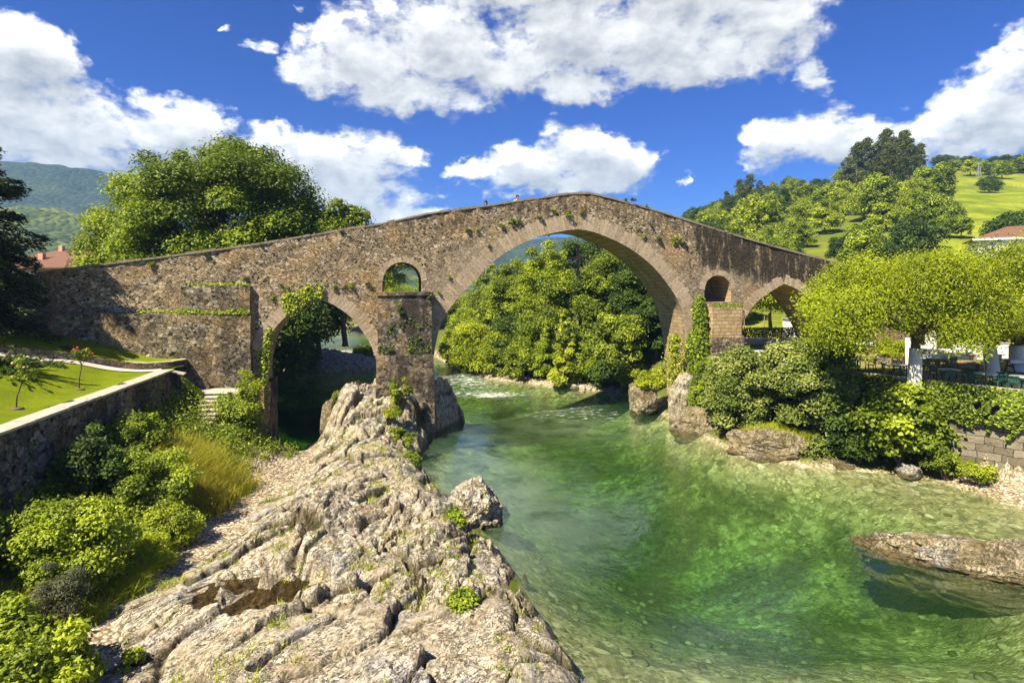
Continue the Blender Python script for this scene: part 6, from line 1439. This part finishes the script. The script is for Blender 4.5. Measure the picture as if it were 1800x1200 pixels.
for px, Y, z, R, s, lm, lab in ((842, 63.5, .2, (2.6, 2.2, 5.2), 141, L_BRI, 'bright rounded bush at the bend of the far waterline'), (812, 66, .2, (2.0, 2.0, 4.4), 142, L_YEL, 'yellow-green willow bush nearest the rapids'), (885, 61.5, .3, (2.2, 2, 4.5), 143, L_MID, 'mid green bush right of the rounded bright bush'), (925, 59, .4, (2.0, 1.8, 4.0), 144, L_BRI, 'bright bush at the gravel edge of the far bank'),
        (1035, 55.8, .4, (1.8, 1.6, 4.0), 145, L_MID, 'dense bush right of the slender young tree'), (1120, 52.3, .2, (1.6, 1.3, 2.0), 146, L_YEL, 'low yellow-green bush dipping to the water near the right arch leg'), (1075, 54.3, .3, (1.8, 1.2, 2.4), 147, L_DARK, 'dark low bush overhanging the water'), (800, 72, .2, (1.8, 1.8, 3.8), 148, L_BRI, 'small bush half hidden by the left leg of the main arch'), (700, 112, 2.0, (4, 3, 8), 149, L_YEL, 'yellow-green bush filling the round window of the bridge'), (640, 74, .6, (1.2, 1.0, 1.2), 150, L_MID, 'little green bush on the gravel bar seen through the left arch')):
    bush('bush', lab, 'bush', ((px-900)/1000*Y, Y, z), R, s, lm, 60, 150, .26, R[0]*.3, lump=.4)

# ------------------------------------------------------------------ hillside wood on the right: a few kinds, copied tree by tree
def far_proto(seed, R, H, lm, k, per, size, rc, cz=.55, low=-.8, trunk=.3, forkz=.3, tall=False):
    rng = np.random.RandomState(seed)
    if tall:
        cl = []
        for q in range(k):
            t = rng.rand(); a = rng.rand()*6.28; r = R*(.35+.65*math.sin(PI*min(1, .15+.85*t)))*rng.rand()**.5; cl.append((r*math.cos(a), r*math.sin(a), H*(.38+.6*t), rc*rng.uniform(.6, 1.3)))
        cl = np.array(cl)
    else: cl = crown_clumps((0, 0, H*cz), (R, R, H*(1-cz)/1.05), k, rc, rng, .45, .4, low)
    V, F, T = clump_leaves(cl, per, size, rng, .55, .8, .3, -.55, .65, .15, .4)
    mb = MB(seed); limbs(mb, (0, 0, -.6), (0, 0, H*forkz), [cl[i, :3] for i in rng.choice(len(cl), 7, False)], trunk, rng, 6)
    V2 = np.array([tuple(v) for v in mb.V]); o = len(V); F2 = [tuple(i+o for i in f) for f in mb.F]; nf = len(F)
    me_o = mk('hillside_tree', np.concatenate([V, V2]), [tuple(f) for f in F.tolist()]+F2, lm, None, {'rnd': ('FACE', np.concatenate([T, np.full(len(F2), .5)]))}, mats=[lm, M_BARK], midx=[0]*nf+[1]*len(F2))
    return me_o
PROTO = {'dark': [far_proto(201, 4.2, 9.5, L_DARK, 60, 120, .45, 1.3), far_proto(202, 4.8, 8.5, L_DARK, 60, 90, .55, 1.4)], 'mid': [far_proto(203, 4.5, 9.5, L_MID, 60, 90, .55, 1.3), far_proto(204, 4.0, 11, L_MID, 60, 90, .55, 1.25)],
         'bright': [far_proto(205, 4.4, 9.0, L_BRI, 60, 90, .55, 1.3), far_proto(206, 3.6, 8.0, L_BRI, 55, 90, .5, 1.15)], 'euc': [far_proto(207, 4.2, 26, L_EUC, 62, 80, .62, 1.35, tall=True, trunk=.35, forkz=.55), far_proto(208, 3.5, 22, L_EUC, 52, 80, .62, 1.25, tall=True, trunk=.3, forkz=.5)]}
PLAB = {'dark': ('dark green broadleaf tree in the wood on the right hillside', 'dark trees of the hillside wood'), 'mid': ('mid green broadleaf tree in the wood on the right hillside', 'mid green trees of the hillside wood'), 'bright': ('bright yellow-green tree in the wood on the right hillside', 'bright trees of the hillside wood'), 'euc': ('tall slender grey-green tree of the high stand on the right hillside', 'tall trees of the hillside stand')}
firsts = set()
def put_tree(kind, x, y, s, rng, label=None, group=None, name=None, sz=1.0):
    p = PROTO[kind][rng.randint(2)]; nm = p.name
    if nm not in firsts: firsts.add(nm); o = p
    else: o = p.copy(); COL.objects.link(o)
    o.location = (x, y, gz(x, y)-.5*s); o.rotation_euler = (0, 0, rng.rand()*6.28); o.scale = (s, s, s*sz)
    l, g = PLAB[kind]; return tag(o, label or l, 'tree', group or g)
def hillside():
    rng = np.random.RandomState(77); placed = []; n = 0
    for (px, Y, kind, s) in ((1490,215,'euc',.95),(1506,220,'euc',1.0),(1522,224,'euc',1.05),(1540,222,'euc',1.12),(1556,226,'euc',1.15),(1572,222,'euc',1.2),(1588,226,'euc',1.1),(1602,224,'euc',1.0),(1616,228,'euc',.85),(1530,210,'euc',.85),(1565,212,'euc',.9),(1597,214,'euc',.9),
          (1278,250,'euc',.75),(1300,255,'euc',.9),(1318,252,'euc',1.0),(1336,250,'euc',.95),(1350,256,'euc',.7),(1412,240,'euc',.6),(1395,238,'euc',.65),(1440,236,'euc',.6)):
        put_tree(kind, (px-900)/1000*Y, Y, s*(.88 if px > 1470 else .68), rng); placed.append(((px-900)/1000*Y, Y, 3)); n += 1
    tries = 0
    while n < 222 and tries < 9000:
        tries += 1; Y = 76+245*rng.rand()**1.1; a = rng.uniform(.18, 1.02); x = a*Y; z = gz(x, Y); px = 900+1000*a; py = 500-(z-CAMZ)/Y*1000
        if px > 1662 and 322 < py < 440 and rng.rand() < .985: continue       # the open field
        if px > 1640 and py < 322 and rng.rand() < .1: continue
        if 1330 < px < 1440 and py < 325 and rng.rand() < .5: continue      # grassy brow
        if px < 1250 and py < 380 and rng.rand() < .3: continue
        if Y < 125 and px > 1640: continue
        s = rng.uniform(.65, 1.2)*(.8 if py < 330 else 1)*(.72 if Y < 140 else 1)
        if any((x-q[0])**2+(Y-q[1])**2 < (2.6*(s+q[2]*.3))**2 for q in placed): continue
        kind = rng.choice(['dark', 'mid', 'bright'], p=[.26, .40, .34]); put_tree(kind, x, Y, s, rng, sz=rng.uniform(.85, 1.2)); placed.append((x, Y, s)); n += 1
    put_tree('dark', .872*118, 118, 1.05, rng, 'big dark round tree on the bright field above the white house', 'single field trees', sz=.8); put_tree('dark', .905*122, 122, 1.0, rng, 'dark tree at the right edge of the bright field above the white house', 'single field trees right', sz=.75)
    for px, py_, Y, s in ((1700, 283, 320, .8), (1748, 290, 318, .7), (1770, 286, 322, .8), (1795, 280, 325, .9), (1655, 278, 318, 1.0), (1670, 282, 316, .9)): put_tree('dark', (px-900)/1000*Y, Y, s, rng, 'small dark tree on the skyline of the right hill', 'skyline trees', sz=.8)
    for k in range(22):
        px = rng.uniform(1640, 1830); Y = rng.uniform(262, 315); put_tree('dark' if rng.rand() < .6 else 'mid', (px-900)/1000*Y, Y, rng.uniform(.45, .95), rng, 'dark scrub tree on the rough slope above the bright field', 'scrub above the field', sz=.75)
    # ragged row of pines along the skyline left of the stand
    for k in range(18):
        px = 1172+k*6.9; Y = 300+rng.rand()*12; put_tree('dark', (px-900)/1000*Y, Y, rng.uniform(.45, .75), rng, 'tiny dark tree in the row along the left skyline of the right hill', 'row of skyline trees', sz=1.5)
    for px, Y, s in ((1660, 130, .6), (1678, 140, .7), (1650, 150, .8), (1690, 128, .5)): put_tree('mid', (px-900)/1000*Y, Y, s, rng, 'scrubby tree at the left edge of the bright field', 'field edge scrub')
    # trees across the river on the left, and beyond the huge tree
    for k in range(10):
        Y = rng.uniform(95, 210); x = -rng.uniform(.66, 1.05)*Y; o = put_tree(rng.choice(['mid', 'bright', 'bright']), x, Y, rng.uniform(.8, 1.2), rng, 'tree in the hazy valley behind the red houses on the left', 'valley trees on the left')
    for k in range(14):
        Y = rng.uniform(120, 260); x = rng.uniform(-.26, .02)*Y
        if sdist(np.array([x]), np.array([Y]))[0] < 3: continue
        put_tree(rng.choice(['mid', 'bright', 'dark']), x, Y, rng.uniform(.8, 1.1), rng, 'tree in the distant riverside wood seen under the main arch', 'distant riverside trees')
hillside()

# ------------------------------------------------------------------ houses and pylons
def box_part(name, m, root, *b, bev=0.0):
    mb = MB(1); mb.box(*b, bev=bev); return mb.build(name, m, root)
def gable(root, x0, x1, y0, y1, z, h, m=None, ov=.5, hip=1.5):
    V = [(x0-ov, y0-ov, z), (x1+ov, y0-ov, z), (x1+ov, y1+ov, z), (x0-ov, y1+ov, z), (x0+hip, (y0+y1)/2, z+h), (x1-hip, (y0+y1)/2, z+h), (x0-ov, y0-ov, z-.16), (x1+ov, y0-ov, z-.16), (x1+ov, y1+ov, z-.16), (x0-ov, y1+ov, z-.16)]
    F = [(0, 1, 5, 4), (1, 2, 5), (2, 3, 4, 5), (3, 0, 4), (6, 9, 8, 7), (0, 6, 7, 1), (1, 7, 8, 2), (2, 8, 9, 3), (3, 9, 6, 0)]
    return mk('roof', V, F, m or M_ROOF, root)
def win(root, x, z, w, h, y=0.0, shut=False):
    f = box_part('window', M_WHITE, root, x-w/2-.07, x+w/2+.07, y-.05, y+.04, z-.07, z+h+.07); box_part('shutter' if shut else 'pane', M_SHUT if shut else M_GLASS, f, x-w/2, x+w/2, y-.075, y-.052, z, z+h); box_part('sill', M_COPE, f, x-w/2-.12, x+w/2+.12, y-.14, y-.06, z-.13, z-.072)
def white_house():
    Y = 84; x0 = .812*Y; zb = 8.0; r = thing('white_house', 'white two-storey house with brown tiled roof and balcony on the right hillside', 'house', (x0+.6, Y, zb), -.55)
    H = 8.7; box_part('wall', M_WHITE, r, 0, 8.0, 0, 9, 0, H); box_part('wall', M_CREAM, r, 8.0, 18, 1.6, 9, 0, H-.01); gable(r, 0, 18, 0, 9, H+.02, 2.0, ov=.7, hip=4)
    box_part('eave_board', M_WHITE, r, -.72, 18.7, -.74, -.66, H-.24, H+.06)
    for x, sh in ((1.9, True), (5.6, True)): win(r, x, 6.2, 1.9, 1.35, 0, sh)
    b = box_part('balcony', M_CREAM, r, 8.0, 18, .1, 1.6, 5.1, 5.35); box_part('balcony_rail', M_WHITE, b, 8.0, 18, .12, .2, 6.25, 6.33)
    mb = MB(3)
    for k in range(26): mb.box(8.1+k*.39, 8.15+k*.39, .13, .18, 5.35, 6.25)
    mb.build('baluster', M_WHITE, b)
    win(r, 10.0, 6.0, 1.2, 1.7, 1.6); win(r, 13.0, 5.4, 1.2, 2.4, 1.6); win(r, 16.0, 6.0, 1.2, 1.7, 1.6)
    d = box_part('door', M_DOOR, r, 12.0, 13.3, 1.52, 1.6, 2.3, 4.6); box_part('door_handle', M_IRON, d, 12.1, 12.2, 1.46, 1.515, 3.3, 3.5); box_part('garage_opening', M_GLASS, r, 8.6, 10.6, 1.55, 1.6, 2.5, 4.6)
    box_part('terrace_slab', M_CONC, r, 4, 18, -3.2, 1.58, 2.0, 2.28); box_part('terrace_front', M_COPE, r, 4, 18, -3.0, -2.8, 0, 2.0)
    mb = MB(4); mb.add([(5.0, -.9, 3.2), (8.3, -.9, 5.2), (8.3, -.9, 5.6), (5.0, -.9, 3.6), (5.0, -.05, 3.2), (8.3, -.05, 5.2), (8.3, -.05, 5.6), (5.0, -.05, 3.6)], [(0, 1, 2, 3), (7, 6, 5, 4), (0, 4, 5, 1), (1, 5, 6, 2), (2, 6, 7, 3), (3, 7, 4, 0)]); mb.build('outer_stair', M_CONC, r)
    ch = box_part('chimney', M_CREAM, r, 6, 6.7, 4.2, 4.9, H+.6, H+2.6); box_part('chimney_cap', M_ROOF, ch, 5.9, 6.8, 4.1, 5.0, H+2.6, H+2.72)
white_house()
def town_house(px, py_top, Y, w, d, h, rz, mw, label, floors=2, ncol=4):
    c = at(px, py_top, Y); r = thing('town_house', label, 'house', (c.x, Y, c.z-h), rz); box_part('wall', mw, r, 0, w, 0, d, -2, h); gable(r, 0, w, 0, d, h+.02, 1.5, ov=.8, hip=2)
    for f in range(floors):
        for k in range(ncol): win(r, w*(k+.5)/ncol, h-2.1-f*2.9, 1.1, 1.35, 0)
        box_part('balcony', M_DOOR, r, .3, w-.3, -.55, -.005, h-2.65-f*2.9, h-2.5-f*2.9)
    mb = MB(2); mb.box(w*.3, w*.3+.7, d*.4, d*.4+.7, h+.5, h+2.3); mb.build('chimney', M_PINKW, r)
town_house(100, 455, 92, 9.5, 8, 7, -.12, M_REDW, 'red-fronted house with brown roof just left of the huge tree', 2, 4)
town_house(128, 447, 112, 10, 8, 8, -.1, M_REDW, 'second red house with brown roof standing further back', 2, 4)
town_house(5, 470, 84, 8.5, 8, 6, .05, M_PINKW, 'pinkish house glimpsed through the dark conifer', 2, 3)
town_house(55, 452, 104, 8, 8, 8, .0, M_PINKW, 'pinkish house with brown roof behind the conifer tip', 2, 3)
def pylon(px, py_top, py_bot, label):
    Y = 262 if px > 1700 else 240; x = (px-900)/1000*Y; H = (py_bot-py_top)/1000*Y; zb = CAMZ+(500-py_bot)/1000*Y; g = gz(x, Y); t = thing('pylon', label, 'pylon', (x, Y, min(zb, g)-.3)); zt = zb-(min(zb, g)-.3)+H; mb = MB(1)
    w = lambda z: .85-.45*z/zt
    for sx in (-1, 1):
        for sy in (-1, 1): mb.tube([(sx*w(0), sy*w(0), 0), (sx*w(zt), sy*w(zt), zt)], .11, 4)
    for k in range(10):
        a, b = zt*k/10, zt*(k+1)/10
        for s in (-1, 1): mb.tube([(-s*w(a), -w(a), a), (s*w(b), -w(b), b)], .07, 4); mb.tube([(-w(a), -s*w(a), a), (-w(b), s*w(b), b)], .07, 4)
    mb.build('lattice_mast', M_GALV, t); mb = MB(2)
    for k in range(2): mb.tube([(-1.6, 0, zt-.3-k*1.2), (1.6, 0, zt-.3-k*1.2)], .08, 4)
    mb.build('cross_arm', M_GALV, t)
pylon(1624, 294, 344, 'grey lattice pylon in front of the tall hillside stand'); pylon(1720, 286, 330, 'grey lattice pylon standing at the upper edge of the bright field')
for k in range(16):
    Y = 228; x = (1690+k*8-900)/1000*Y
    o = thing('fence_post', 'thin wooden post in the fence line across the upper field', 'post', (x, Y, gz(x, Y)), 0, 'fence posts across the upper field'); mb = MB(1); mb.tube([(0, 0, -.2), (0, 0, 1.4)], .10, 5); mb.build('shaft', M_WOOD, o)

# ------------------------------------------------------------------ haze
def haze():
    m = bpy.data.materials.new('haze_air'); m.use_nodes = True; t = NT(m.node_tree); m.node_tree.nodes.clear()
    v = t.a('ShaderNodeVolumePrincipled', {'Color': (.34, .62, 1.0, 1), 'Density': .0002, 'Anisotropy': 0.0}); o = t.a('ShaderNodeOutputMaterial'); t.L.new(v.outputs[0], o.inputs[1])
    mb = MB(1); mb.box(-3400, 3400, -300, 3400, -8.5, 372); h = mb.build('haze', m); tag(h, 'pale blue summer haze filling the valley air', 'haze', None, 'stuff')
HAZE = True
if HAZE: haze()
print('LEAVES', LEAFCOUNT[0])
